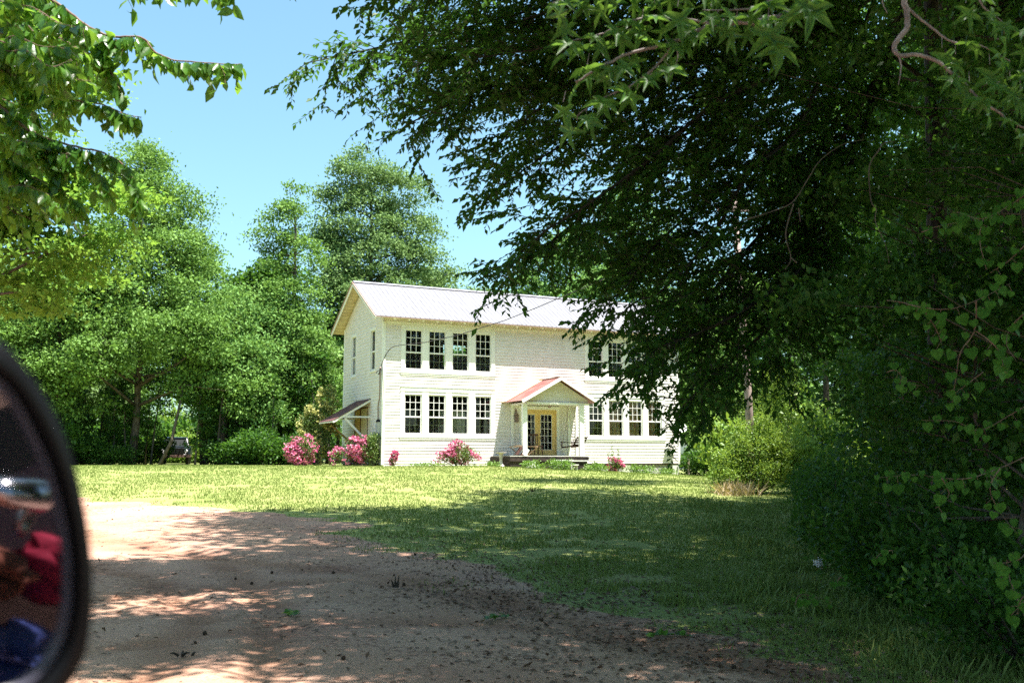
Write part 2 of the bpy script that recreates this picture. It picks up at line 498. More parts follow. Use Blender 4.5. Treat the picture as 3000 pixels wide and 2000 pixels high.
def track(x, y):
    t = np.zeros(np.shape(x))
    for pts, w, dp in RUTS:
        best = np.full(np.shape(x), 1e9)
        for (ax, ay), (bx, by) in zip(pts[:-1], pts[1:]):
            L2 = (bx - ax) ** 2 + (by - ay) ** 2
            u = np.clip(((x - ax) * (bx - ax) + (y - ay) * (by - ay)) / L2, 0, 1)
            best = np.minimum(best, np.hypot(ax + u * (bx - ax) - x, ay + u * (by - ay) - y))
        t = np.maximum(t, np.exp(-(best / w / 1.3) ** 2) * (.75 + .6 * vnoise(x, y, .3, 33)))
    return t
def gz(x, y):
    """ground height with relief"""
    x = np.asarray(x, float); y = np.asarray(y, float)
    s = side_of_edge(x, y)
    k = smooth((-s + .8) / 1.6)
    return gh(x, y) + relief(x, y) * k * np.clip(1 - (y - 20) / 25, .15, 1) + vnoise(x, y, 2.5, 5) * .05 * (1 - k) * np.clip((38 - y) / 10, 0, 1)

def ground_mat(name):
    m, n, l, b = nt(name)
    b.inputs['Roughness'].default_value = .9; b.inputs['Specular IOR Level'].default_value = .15
    at_ = n.new('ShaderNodeAttribute'); at_.attribute_name = 'grassy'
    tc = n.new('ShaderNodeTexCoord')
    def noise(sc, det=5, dist=0):
        t = n.new('ShaderNodeTexNoise'); t.inputs['Scale'].default_value = sc; t.inputs['Detail'].default_value = det
        l.new(tc.outputs['Object'], t.inputs['Vector']); return t.outputs[0]
    def ramp(src, c0, c1, p0=.35, p1=.65):
        r = n.new('ShaderNodeValToRGB'); e = r.color_ramp.elements
        e[0].position = p0; e[1].position = p1; e[0].color = (*c0, 1); e[1].color = (*c1, 1)
        l.new(src, r.inputs[0]); return r.outputs[0]
    def mix(f, a, b_, bt='MIX'):
        x = n.new('ShaderNodeMixRGB'); x.blend_type = bt
        if isinstance(f, float): x.inputs[0].default_value = f
        else: l.new(f, x.inputs[0])
        l.new(a, x.inputs[1]); l.new(b_, x.inputs[2]); return x.outputs[0]
    dirt = ramp(noise(.8), (.36, .205, .150), (.45, .285, .210))
    dirt = mix(ramp(noise(.35, 3), (0, 0, 0), (.55, .55, .55), .45, .7), dirt, ramp(noise(3), (.36, .215, .125), (.42, .27, .17)))
    speck = ramp(noise(38, 3), (.62, .56, .52), (1, 1, 1), .36, .5)
    dirt = mix(.75, dirt, speck, 'MULTIPLY')
    deb = ramp(noise(14, 6), (.30, .22, .18), (1, 1, 1), .40, .47)
    dirt = mix(ramp(noise(.6, 4), (0, 0, 0), (.9, .9, .9), .42, .62), dirt, mix(1.0, dirt, deb, 'MULTIPLY'))
    gr = ramp(noise(.9, 4), (.175, .215, .060), (.240, .265, .095))
    gr = mix(ramp(noise(.23, 4), (0, 0, 0), (.7, .7, .7), .5, .75), gr, ramp(noise(9), (.24, .245, .085), (.31, .28, .13)))
    gr = mix(.8, gr, ramp(noise(30, 6), (.55, .60, .45), (1.15, 1.15, 1.1), .35, .62), 'MULTIPLY')
    ta = n.new('ShaderNodeAttribute'); ta.attribute_name = 'track'
    trc = ramp(ta.outputs['Fac'], (1, 1, 1), (.72, .64, .58), .1, .8)
    dirt = mix(1.0, dirt, trc, 'MULTIPLY')
    # fuzzy edge
    ma = n.new('ShaderNodeMath'); ma.operation = 'MULTIPLY_ADD'; ma.inputs[1].default_value = .9; ma.inputs[2].default_value = -.45
    l.new(noise(3.5, 8), ma.inputs[0])
    mb = n.new('ShaderNodeMath'); mb.operation = 'ADD'; l.new(at_.outputs['Fac'], mb.inputs[0]); l.new(ma.outputs[0], mb.inputs[1])
    fac = ramp(mb.outputs[0], (0, 0, 0), (1, 1, 1), .42, .60)
    l.new(mix(fac, dirt, gr), b.inputs['Base Color'])
    bp = n.new('ShaderNodeBump'); bp.inputs['Strength'].default_value = .35; bp.inputs['Distance'].default_value = .02
    l.new(noise(18, 8), bp.inputs['Height']); l.new(bp.outputs[0], b.inputs['Normal'])
    return m
M['ground'] = ground_mat('ground')

def ground():
    ys = np.concatenate([np.arange(-14, 3, .5), np.arange(3, 16, .07), np.arange(16, 30, .16), np.arange(30, 56, .5), np.arange(56, 120, 4), [140, 200, 400, 900]])
    u = np.concatenate([[-900, -300, -120, -60, -40], np.arange(-30, -14, .8), np.arange(-14, -6, .25), np.arange(-6, 6, .07), np.arange(6, 14, .3), np.arange(14, 30, .8), [34, 45, 60, 120, 300, 900]])
    X, Y = np.meshgrid(u, ys); Z = gz(X, Y)
    s = side_of_edge(X, Y) + vnoise(X, Y, 1.1, 8) * 1.1 + vnoise(X, Y, .4, 9) * .5
    g = smooth((s + .55) / 1.1)
    nx, ny = len(u), len(ys)
    idx = np.arange(nx * ny).reshape(ny, nx)
    F = np.stack([idx[:-1, :-1], idx[:-1, 1:], idx[1:, 1:], idx[1:, :-1]], -1).reshape(-1, 4)
    V = np.stack([X, Y, Z], -1).reshape(-1, 3); G = g.ravel(); TR = track(X, Y).ravel()
    sm = side_of_edge(X, Y).ravel()[F].mean(1)
    for nm, sel in (('lawn', sm > 0), ('dirt_drive', sm <= 0)):
        f = F[sel]; used = np.unique(f); mp = np.zeros(len(V), int); mp[used] = np.arange(len(used))
        me = bpy.data.meshes.new(nm); vv = V[used]; f = mp[f]
        me.vertices.add(len(vv)); me.vertices.foreach_set('co', vv.astype(np.float32).ravel())
        me.loops.add(f.size); me.loops.foreach_set('vertex_index', f.astype(np.int32).ravel())
        me.polygons.add(len(f)); me.polygons.foreach_set('loop_start', np.arange(0, f.size, 4, dtype=np.int32))
        me.update(calc_edges=True)
        me.polygons.foreach_set('use_smooth', [True] * len(f))
        a = me.attributes.new('grassy', 'FLOAT', 'POINT'); a.data.foreach_set('value', G[used].astype(np.float32))
        a = me.attributes.new('track', 'FLOAT', 'POINT'); a.data.foreach_set('value', TR[used].astype(np.float32))
        me.materials.append(M['ground'])
        o = bpy.data.objects.new(nm, me); COL.objects.link(o); o['kind'] = 'structure'
ground()

def scatter(rng, n, dmin, dmax, power=1.6, spread=.62):
    """points on the ground in the view cone, denser near"""
    d = dmin * (dmax / dmin) ** (rng.random(n) ** (1 / power))
    x = d * rng.uniform(-spread, spread, n)
    return x, d
def grass():
    rng = np.random.default_rng(3)
    x, y = scatter(rng, 330000, 6.0, 46, 1.25)
    s = side_of_edge(x, y) + vnoise(x, y, 1.1, 8) * 1.6 + vnoise(x, y, .4, 9) * .8
    keep = (rng.random(len(x)) < np.clip((s + .5) / 1.6, 0, 1) ** 1.4) & (vnoise(x, y, .35, 11) + .9 * vnoise(x, y, 1.5, 12) > -.28)
    # keep the grass out of the house
    hx = (x + 5.64) * math.cos(.4553) + (y - 43.3) * math.sin(.4553); hy = -(x + 5.64) * math.sin(.4553) + (y - 43.3) * math.cos(.4553)
    keep &= ~((hx > -.05) & (hy > -.05))
    x, y = x[keep], y[keep]; n = len(x)
    D = rng.normal(size=(n, 3)) * .42; D[:, 2] = 1
    L = rng.uniform(.035, .085, n) * 1.0; W = .006 + .00055 * y
    P = np.stack([x, y, gz(x, y) - .005], -1)
    o = leaves('grass', P, D, rng.normal(size=(n, 3)) * .6 + [0, -.5, 1.2], L, W, 'blade', M['grass'])
    tag(o, 'short green mown grass growing across the lawn', 'grass', kind='stuff')
    # taller tufts along the shaded bank under the trees
    c = [(rng.uniform(1.8, 9), rng.uniform(7, 24)) for _ in range(900)]
    c = [(a, b) for a, b in c if a > .13 * b + 1.3 + .4 * math.sin(b)]
    c += [(hit(px, py).x, hit(px, py).y) for px, py in ((1950, 1750), (2010, 1790), (2060, 1750), (2150, 1740), (1540, 1500), (1560, 1490), (2100, 1760), (1985, 1765))]
    c = np.array(c); k = np.repeat(np.arange(len(c)), 26); m = len(k)
    x = c[k, 0] + rng.normal(size=m) * .12; y = c[k, 1] + rng.normal(size=m) * .12
    D = rng.normal(size=(m, 3)) * .5; D[:, 2] = 1
    o = leaves('tall_grass', np.stack([x, y, gz(x, y) - .01], -1), D, rng.normal(size=(m, 3)), rng.uniform(.07, .22, m), .010, 'blade', M['grass'])
    tag(o, 'long loose grass on the shaded bank below the right hand trees', 'grass', kind='stuff')
grass()
def litter():
    rng = np.random.default_rng(4)
    x, y = scatter(rng, 60000, 5.5, 24, 1.5)
    s = side_of_edge(x, y)
    pr = np.exp(-((s - .3) / 1.6) ** 2) * np.clip((x + 4) / 4, .15, 1) + .035 + .18 * (s > 1) * (x > 0)
    keep = rng.random(len(x)) < pr * (.5 + 1.2 * np.clip(vnoise(x, y, .9, 21) + .3, 0, 1))
    x, y = x[keep], y[keep]; n = len(x)
    D = rng.normal(size=(n, 3)); D[:, 2] *= .2
    N = rng.normal(size=(n, 3)) * .35; N[:, 2] += 1
    L = rng.uniform(.02, .07, n)
    o = leaves('leaf_litter', np.stack([x, y, gz(x, y) + .006], -1), D, N, L, L * .6, 'leaf', M['litter'])
    tag(o, 'brown fallen leaves and bark crumbs strewn along the dirt edge', 'leaf litter', kind='stuff')
litter()
def seed_balls():
    rng = np.random.default_rng(14)
    m = mat('seed_ball', (.035, .022, .016), .9, (.07, .045, .03), 60)
    first = None
    spots = [hit(600, 1853), hit(572, 1880), hit(690, 1693)]
    while len(spots) < 24:
        d = 6 + 9 * rng.random(); x = rng.uniform(-2.2, 2.6) * d / 8
        if abs(side_of_edge(x, d)) < 3: spots.append(Vector((x, d, 0)))
    for i, p in enumerate(spots):
        if first is None:
            b = MB(); b.lathe((0, 0, 0), [(.0005, -.016), (.011, -.011), (.016, 0), (.011, .011), (.0005, .016)], 8)
            for _ in range(34):
                q = Vector(rng.normal(size=3)).normalized(); b.tube([q * .013, q * .022], [.003, .0005], 3, False)
            o = b.obj('seed_ball', m); first = o
        else:
            o = first.copy(); COL.objects.link(o)
        o.location = (p.x, p.y, float(gz(p.x, p.y)) + .014); o.rotation_euler = (i, i * 2, i * .7)
        s = rng.uniform(.8, 1.25); o.scale = (s, s, s)
        tag(o, 'small dark spiky seed ball lying on the ground by the dirt drive', 'seed ball', 'seed balls dropped on the dirt')
seed_balls()
def fallen_twigs():
    rng = np.random.default_rng(24)
    for px, py, lab in ((850, 1800, 'fresh green leafy sprig lying on the dirt at the foot of the picture'), (1450, 1815, 'largest green leafy sprig fallen at the grass edge'),
                        (1950, 1865, 'green broad leaf sprig on brown litter below the lawn')):
        c = hit(px, py); r = empty('fallen_sprig', (c.x, c.y, float(gz(c.x, c.y)) + .02), rng.uniform(0, 6), lab, 'sprig', 'green sprigs fallen on the ground')
        m = 16; P = np.zeros((m, 3)); P[:, 0] = np.linspace(-.16, .16, m); P[:, 1] = rng.normal(size=m) * .02
        D = rng.normal(size=(m, 3)); D[:, 2] = .2
        leaves('foliage', P, D, rng.normal(size=(m, 3)) * .4 + [0, 0, 1], rng.uniform(.05, .09, m), .05, 'oval', M['gum'], r)
        MB().tube([(-.2, 0, -.006), (0, .02, -.004), (.18, 0, -.006)], .004, 5).obj('stem', M['twig'], r)
    for k, (px, py, ln, rz, lab) in enumerate(((530, 1925, .28, .1, 'dark clump of rotten bark on the dirt near the mirror'), (1560, 1440, .3, .6, 'small dark piece of bark standing in the sunlit lawn'),
                                 (1155, 1725, .10, 1.2, 'thin dark twig poking up from the shaded dirt'))):
        c = hit(px, py); b = MB()
        for j in range(5):
            a = Vector((rng.normal() * .03, rng.normal() * .03, .01)); q = a + Vector((rng.uniform(-.5, .5) * ln, rng.uniform(-.2, .2) * ln, rng.uniform(.02, .16 if k else .03)))
            b.tube([a, a.lerp(q, .5) + Vector((0, 0, .01)), q], [.012, .009, .003], 6)
        o = b.obj('bark_fragment' if k < 2 else 'dead_twig', M['barkd'])
        o.location = (c.x, c.y, float(gz(c.x, c.y)) + .005); o.rotation_euler = (0, 0, rz)
        tag(o, lab, 'bark' if k < 2 else 'twig')
fallen_twigs()
# ------------------------------------------------------------------ the farmhouse
HY = .4553
HP = Vector((-5.6356, 43.3165, EYE - .1415))
HW, HD = 15.63, 5.92
def toworld(X, Y, Z):
    return Vector((HP.x + math.cos(HY) * X - math.sin(HY) * Y, HP.y + math.sin(HY) * X + math.cos(HY) * Y, HP.z + Z))
M['screen2'] = M['screen']
house = empty('farmhouse', HP, HY, 'two storey white clapboard farmhouse with grey metal roof', 'house')
SL = (8.417 - 6.388) / (HD / 2 + .485)
def rz_(y):                                  # top surface of the roof at depth y
    return 8.417 - abs(y - HD / 2) * SL
BS = .1416
def boards(name, ranges, to3, parent, tmax=None, out=.022):
    """clapboards: ranges(z0,z1)-> list of (a,b) spans; to3(a, outset, z)"""
    b = MB()
    z = ranges['z0']; i = 0
    while z < ranges['z1'] - .001:
        z1 = min(z + BS, ranges['z1'])
        for a, c in ranges['f'](z, z1):
            if c - a < .02: continue
            b.face([to3(a, out, z), to3(c, out, z), to3(c, .004, z1), to3(a, .004, z1)])
            b.face([to3(a, .004, z), to3(c, .004, z), to3(c, out, z), to3(a, out, z)])
        z = z1
    return b.obj(name, M['siding'], parent)
GR = [(.81, 5.39), (10.19, 14.77)]
PD = (6.66, 8.74)
def cut(spans, a, b):
    r = []
    for s, e in spans:
        if b <= s or a >= e: r.append((s, e)); continue
        if a > s: r.append((s, a))
        if b < e: r.append((b, e))
    return r
def front_spans(z0, z1):
    m = (z0 + z1) / 2; s = [(0, HW)]
    if 1.08 < m < 3.39 or 3.93 < m < 6.12:
        for g in GR: s = cut(s, *g)
    if .35 < m < 2.64: s = cut(s, *PD)
    return s
boards('front_wall', dict(z0=0, z1=6.60, f=front_spans), lambda a, o, z: (a, -o, z), house)
SW = [(.98, 1.78, 4.13, 6.08), (3.86, 4.72, 4.10, 6.10)]
def side_spans(z0, z1):
    m = (z0 + z1) / 2; s = [(0, HD)]
    for a, b, c, d in SW:
        if c < m < d: s = cut(s, a, b)
    if -.5 < m < 2.56: s = cut(s, 2.0, 4.0)
    if z1 > 6.2:
        h = max(0, HD / 2 - max(0, (z1 - (rz_(0) - .14)) / SL))
        s = [(HD / 2 - h, HD / 2 + h)] if z1 > rz_(0) - .14 else s
    return s
def gable_obj(name, X, sgn):
    b = MB(); z = -.02 if sgn < 0 else -.02
    while z < 8.25:
        z1 = z + BS
        for a, c in (side_spans(z, z1) if sgn < 0 else [(q) for q in (side_spans(z, z1) if z > 6.2 else [(0, HD)])]):
            hlo = max(0, HD / 2 - max(0, (z - (rz_(0) - .14)) / SL))
            a0, c0 = (HD / 2 - hlo, HD / 2 + hlo) if z1 > rz_(0) - .14 else (a, c)
            o = sgn * .022; o2 = sgn * .004
            q = [(X + o, c0, z), (X + o, a0, z), (X + o2, a, z1), (X + o2, c, z1)]
            b.face(q if sgn < 0 else q[::-1])
            b.face([(X + o2, c0, z), (X + o2, a0, z), (X + o, a0, z), (X + o, c0, z)])
        z = z1
    return b.obj(name, M['siding'], house)
gable_obj('side_wall', 0, -1)
gable_obj('side_wall', HW, 1)
b = MB()                                     # back wall in pieces round the window the photo sees through
b.box(.0, HD - .06, -.3, 5.2, HD, 6.5).box(6.6, HD - .06, -.3, HW, HD, 6.5).box(5.2, HD - .06, -.3, 6.6, HD, 4.9).box(5.2, HD - .06, 6.05, 6.6, HD, 6.5)
b.obj('back_wall', M['siding'], house)
b = MB()                                     # rooms behind the glass
b.box(.1, .35, .02, HW - .1, HD - .1, .12).box(.1, .20, 3.45, HW - .1, HD - .1, 3.6).box(.1, .14, 6.2, HW - .1, HD - .1, 6.28)
b.box(6.45, .12, 3.6, 6.5, HD - .1, 6.2).box(9.2, .12, .12, 9.25, HD - .1, 3.45).box(6.3, .12, .12, 6.35, HD - .1, 3.45).box(9.2, .12, 3.6, 9.25, HD - .1, 6.2)
b.box(.1, 3.3, .12, 6.3, 3.36, 3.45).box(9.3, 3.3, .12, HW - .1, 3.36, 3.45).box(9.3, 3.3, 3.6, HW - .1, 3.36, 6.2)
b.obj('inner_wall', M['inside'], house)
# corner boards
MB().box(-.035, -.035, -.05, .085, .02, 6.2).box(-.035, .0201, -.05, .0, .12, 6.2).obj('corner_board', M['white'], house)
MB().box(HW - .085, -.035, -.05, HW + .035, .02, 6.2).obj('corner_board', M['white'], house)
MB().box(-.035, HD - .1, -.05, .02, HD + .035, 6.5).obj('corner_board', M['white'], house)
# roof
rx0, rx1 = -.55, HW + .55
ye0, ye1 = -.485, HD + .485
b = MB()
T = .035
for y0, y1 in ((ye0, HD / 2), (ye1, HD / 2)):
    b.face([(rx0, y0, rz_(y0)), (rx1, y0, rz_(y0)), (rx1, y1, rz_(y1)), (rx0, y1, rz_(y1))][::(1 if y0 < y1 else -1)])
    b.face([(rx0, y0, rz_(y0) - T), (rx0, y1, rz_(y1) - T), (rx1, y1, rz_(y1) - T), (rx1, y0, rz_(y0) - T)][::(1 if y0 < y1 else -1)])
    b.face([(rx0, y0, rz_(y0) - T), (rx1, y0, rz_(y0) - T), (rx1, y0, rz_(y0)), (rx0, y0, rz_(y0))])
    for x in np.arange(rx0 + .02, rx1, .229):
        p0, p1 = Vector((x, y0, rz_(y0) + .008)), Vector((x, y1, rz_(y1) + .008))
        b.bar(p0, p1, .028, .022)
roof = b.obj('roof', M['metal'], house)
b = MB()
for s in (-1, 1):
    q = [(rx0 - .01, HD / 2, 8.47), (rx1 + .01, HD / 2, 8.47), (rx1 + .01, HD / 2 + s * .17, 8.47 - .17 * SL), (rx0 - .01, HD / 2 + s * .17, 8.47 - .17 * SL)]
    b.face(q if s < 0 else q[::-1])
    b.face([(p[0], p[1], p[2] - .02) for p in q][::-1] if s < 0 else [(p[0], p[1], p[2] - .02) for p in q])
b.obj('ridge_cap', M['metal'], roof)
# soffit boards under the roof
b = MB()
for (ya, yb) in ((ye0 + .02, HD / 2), (ye1 - .02, HD / 2)):
    n = 16
    for i in range(n):
        a = ya + (yb - ya) * i / n; c = ya + (yb - ya) * (i + .94) / n
        za, zc = rz_(a) - .065, rz_(c) - .065
        q = [(rx0 + .03, a, za), (rx0 + .03, c, zc), (rx1 - .03, c, zc), (rx1 - .03, a, za)]
        b.face(q if ya < yb else q[::-1]); b.face([(p[0], p[1], p[2] + .02) for p in q])
b.obj('soffit', M['soffit'], house)
for X in (rx0, rx1):                         # bargeboards on the left and right rakes
    b = MB()
    for s0 in (ye0, ye1):
        b.bar((X, s0, rz_(s0) - .115), (X, HD / 2, 8.417 - .115), .035, .15)
    b.obj('bargeboard', M['white'], house)
b = MB()
for X in (rx0 - .03, rx1 + .03):
    for s0 in (ye0, ye1):
        b.bar((X, s0, rz_(s0) - .03), (X, HD / 2, 8.417 - .03), .05, .04)
b.bar((rx0, ye0 - .01, rz_(ye0) - .045), (rx1, ye0 - .01, rz_(ye0) - .045), .02, .035)
b.obj('roof_edge', M['fascia'], house)
pos = [fx for fx in np.arange(.38, HW, .665)]
rt = None
for i, x in enumerate(pos):
    if rt is None:
        b = MB(); b.bar((0, .02, rz_(.02) - .14), (0, -.42, rz_(-.42) - .14), .05, .11)
        rt = b.obj('rafter_tail', M['white'], house); o = rt
    else:
        o = rt.copy(); COL.objects.link(o); o.parent = house
    o.location.x = x
# frieze board under the eave
b = MB(); 
b.box(.09, -.03, 6.121, HW - .09, .0, 6.24)
b.obj('frieze', M['white'], house)

# window groups
GX = [(1.02, 1.79), (2.14, 2.92), (3.28, 4.04), (4.42, 5.18)]
def win(parent, x0, x1, z0, z1, zr, rows_up, rows_lo, lower_screen=True, cols=3, curtain=None, half_screen=None):
    f = MB(); y = .02
    w = .035
    f.box(x0 - .03, y - .01, z0 - .05, x0 + w * .6, y + .05, z1 + .03).box(x1 - w * .6, y - .01, z0 - .05, x1 + .03, y + .05, z1 + .03)
    f.box(x0 + w * .6, y - .01, z0 - .05, x1 - w * .6, y + .05, z0 + .02).box(x0 + w * .6, y - .01, z1 - .02, x1 - w * .6, y + .05, z1 + .03)
    f.box(x0 + w * .6, y - .02, zr - .03, x1 - w * .6, y + .04, zr + .03)
    mw = .011
    for i in range(1, cols):
        x = x0 + (x1 - x0) * i / cols
        f.box(x - mw, y + .005, zr + .03, x + mw, y + .03, z1 - .02)
        f.box(x - mw, y + .035, z0 + .02, x + mw, y + .055, zr - .03)
    for i in range(1, rows_up):
        z = zr + (z1 - zr) * i / rows_up
        f.box(x0 + w * .6, y + .006, z - mw, x1 - w * .6, y + .031, z + mw)
    for i in range(1, rows_lo):
        z = z0 + (zr - z0) * i / rows_lo
        f.box(x0 + w * .6, y + .036, z - mw, x1 - w * .6, y + .056, z + mw)
    o = f.obj('window', M['white'], parent)
    g = MB(); g.face([(x0, y + .033, z0), (x1, y + .033, z0), (x1, y + .033, z1), (x0, y + .033, z1)]); g.obj('pane', M['glass'], o)
    if lower_screen:
        g = MB(); g.face([(x0 + .02, y + .06, z0 + .02), (x1 - .02, y + .06, z0 + .02), (x1 - .02, y + .06, zr - .03), (x0 + .02, y + .06, zr - .03)]); g.obj('insect_screen', M['screen'], o)
    if curtain:
        cx0, cx1, cz0, cz1, cm = curtain
        g = MB(); n = 26
        pts = [(cx0 + (cx1 - cx0) * i / n, y + .085 + .02 * math.sin(i * 1.9)) for i in range(n + 1)]
        for i in range(n):
            g.face([(pts[i][0], pts[i][1], cz0), (pts[i + 1][0], pts[i + 1][1], cz0), (pts[i + 1][0], pts[i + 1][1], cz1), (pts[i][0], pts[i][1], cz1)])
        g.obj('curtain', M[cm], o)
    return o
M['curtd'] = mat('dim_blind', (.16, .15, .20), .9, (.22, .20, .26), 9)
def group(gx, low):
    z0, z1, zr = (1.32, 3.01, 2.045) if low else (4.17, 5.89, 4.90)
    t = MB()
    lo, hi = (1.18, 3.17) if low else (4.02, 6.12)
    edges = [gx] + [v for a, b in GX for v in (a - .81 + gx - .03, b - .81 + gx + .03)] + [gx + 4.58]
    for i in range(0, len(edges), 2):
        t.box(edges[i], -.035, lo, edges[i + 1], .03, hi)
    for a, b in GX:
        a, b = a - .81 + gx, b - .81 + gx
        t.box(a - .0299, -.025, z1 + .03, b + .0299, .03, hi - .001)
        t.box(a - .0299, -.025, lo + .001, b + .0299, .03, z0 - .05)
    tr = t.obj('window_trim', M['white'], house)
    s = MB()
    s.box(gx - .05, -.05, lo - .05, gx + 4.63, .0, lo - .002)
    s.box(gx - .02, -.035, lo - .13, gx + 4.60, .0, lo - .052)
    s.obj('sill', M['white'], tr)
    if low:
        s = MB(); s.box(gx - .02, -.045, 3.172, gx + 4.60, .0, 3.20).box(gx, -.03, 3.20, gx + 4.58, .0, 3.36).box(gx - .03, -.05, 3.361, gx + 4.61, .0, 3.395)
        s.obj('head_board', M['white'], tr)
    for i, (a, b) in enumerate(GX):
        a, b = a - .81 + gx, b - .81 + gx
        cu = None
        if low and gx > 5: cu = ((a, b - .12, z0, z1, 'curtain') if i in (1, 2) else (a, a + .45, z0, z1, 'curtain') if i == 3 else (a, a + .3, 2.4, z1, 'curtw'))
        elif low and i == 2: cu = (a, b - .1, z0, 2.33, 'curtw')
        elif low and i in (1, 3): cu = (b - .22, b, z0, 2.4, 'curtw')
        elif (not low) and gx < 5 and i in (2, 3): cu = (a, b, z0, z0 + .62, 'curtd')
        win(house, a, b, z0, z1, zr, 3, 2, not (low and gx > 5 and i > 0) and not (low and gx < 5 and i == 2), 3, cu)
for gx in (.81, 10.19):
    for low in (True, False):
        group(gx, low)
# side windows (made at the front, then turned onto the gable wall)
for (a, b_, c, d) in SW:
    piv = bpy.data.objects
    o = win(house, 0.07, b_ - a - .07, c + .07, d - .12, (c + d) / 2 - .1, 1, 1, False, 1, (0.05, b_ - a - .05, c, d, 'curtw') if a > 2 else None)
    o.rotation_euler = (0, 0, -PI / 2)
    o.location = (0, b_, 0)
    t = MB(); t.box(-.05, a, c, .03, a + .07, d).box(-.05, b_ - .07, c, .03, b_, d).box(-.05, a + .07, d - .12, .03, b_ - .07, d).box(-.06, a - .02, c - .06, .02, b_ + .02, c)
    t.obj('window_trim', M['white'], house)
# foundation: blocks, lattice skirt and a dark sheet standing in for the shade under the floor
b = MB(); b.box(.05, .12, -.9, HW - .05, .14, 0); b.obj('crawl_shade', M['inside'], house)
b = MB(); b.box(.0, -.01, -.35, 5.0, .10, -.002)
b.obj('foundation_skirt', M['white'], house)
for x in (9.9, 12.3, HW - .45): MB().box(x, -.005, -1.0, x + .4, .4, -.06).obj('foundation_pier', M['block'], house)
b = MB()
b.box(9.2, -.02, -.06, HW, .1, -.003)
b.obj('sill_beam', M['deck'], house)
b = MB()
for x in np.arange(9.3, HW - .5, .085):
    b.bar((x, .03, -.72), (x + .30, .03, -.06), .032, .010, (0, 1, 0))
b.obj('lattice_skirt', M['block'], house)

# ---- the porch (a part of the house, with its own pieces)
PX0, PX1, PZ, PR, PY = 5.74, 9.69, 2.78, 3.87, -2.12
pc = (PX0 + PX1) / 2; PS = (PR - PZ) / (pc - PX0)
porch = MB()
porch.box(5.18, -2.02, .30, 9.14, -.03, .34)
porch = porch.obj('porch', M['deckf'], house)
b = MB()
for s, xe in ((1, PX0), (-1, PX1)):
    q = [(xe, PY, PZ), (pc, PY, PR), (pc, 0, PR), (xe, 0, PZ)]
    b.face(q[::-1] if s > 0 else q); b.face([(p[0], p[1], p[2] - .025) for p in (q if s > 0 else q[::-1])])
    b.face([(xe, PY, PZ - .025), (xe, 0, PZ - .025), (xe, 0, PZ), (xe, PY, PZ)])
    b.face([(xe, PY, PZ - .025), (pc, PY, PR - .025), (pc, PY, PR), (xe, PY, PZ)])
    for y in np.arange(PY + .12, 0, .18):
        b.bar((xe, y, PZ + .006), (pc, y, PR + .006), .03, .016)
b.obj('porch_roof', M['rust'], porch)
b = MB(); b.bar((PX0 - .01, -.24, PZ + .024), (pc, -.24, PR + .024), .46, .012, (0, 0, 1)); b.bar((pc, PY, PR + .025), (pc, -.02, PR + .025), .16, .012)
b.obj('flashing', M['rustc'], porch)
b = MB()
b.bar((PX0 - .01, PY - .03, PZ - .06), (pc, PY - .03, PR - .06), .03, .13).bar((PX1 + .01, PY - .03, PZ - .06), (pc, PY - .03, PR - .06), .03, .13)
b.obj('rake_board', M['white'], porch)
b = MB(); z = PZ - .04
while z < PR - .16:
    hw = (PR - .1 - z) / PS; hw2 = max(0, (PR - .1 - z - BS)) / PS
    hw = min(hw, 1.6); hw2 = min(hw2, 1.6)
    b.face([(pc - hw, PY + .38, z), (pc + hw, PY + .38, z), (pc + hw2, PY + .395, z + BS), (pc - hw2, PY + .395, z + BS)])
    b.face([(pc - hw, PY + .40, z), (pc + hw, PY + .40, z), (pc + hw, PY + .38, z), (pc - hw, PY + .38, z)])
    z += BS
b.obj('porch_gable', M['siding'], porch)
b = MB(); b.box(pc - 1.62, PY + .28, PZ - .13, pc + 1.62, PY + .40, PZ - .045)
for s in (-1, 1):
    b.box(pc + s * 1.5 - .05, PY + .41, PZ - .13, pc + s * 1.5 + .05, -.02, PZ - .05)
b.box(pc - 1.44, PY + .41, PZ - .06, pc + 1.44, -.03, PZ - .046)
b.obj('porch_beam', M['white'], porch)
for x in (6.01, 8.93):
    b = MB(); b.box(x - .11, -1.87, .345, x + .11, -1.73, PZ - .135); b.obj('porch_post', M['white'], porch)
b = MB()
b.box(5.16, -2.06, .10, 9.16, -2.03, .295).box(5.16, -2.03, .10, 5.19, -.03, .295).box(9.13, -2.03, .10, 9.16, -.03, .295)
b.box(5.2, -2.02, -.9, 9.1, -1.98, .095).box(5.18, -1.97, -.5, 5.22, -.1, .095)
b.obj('porch_skirt', M['deck'], porch)
b = MB(); b.box(5.16, -2.08, .317, 9.16, -2.05, .343).box(7.95, -2.075, .09, 9.16, -2.061, .145)
b.obj('deck_edge', M['block'], porch)
for x0, x1, y, z in ((7.05, 8.05, -2.45, .12), (6.98, 8.12, -2.8, -.08)):
    s = MB(); s.box(x0, y - .15, z, x1, y + .15, z + .045); s.box(x0 + .03, y - .10, z - .6, x0 + .08, y + .1, z).box(x1 - .08, y - .10, z - .6, x1 - .03, y + .1, z)
    s.obj('step', M['block'], porch)
for x in (6.05,):
    s = MB(); s.box(5.95, -2.0, -.9, 6.45, -1.985 - .1, .06); s.obj('porch_pier', M['block'], porch)
for x in (6.2, 9.22, 9.62):
    b = MB(); b.box(x, -.06, .35, x + .13, -.0235, 2.74)
    b.obj('pilaster', M['white'], porch)
b = MB(); b.box(6.64, -.045, .345, 6.79, .0, 2.66).box(8.61, -.045, .345, 8.76, .0, 2.66).box(6.79, -.045, 2.50, 8.61, .0, 2.66)
fd = b.obj('door_casing', M['white'], house)
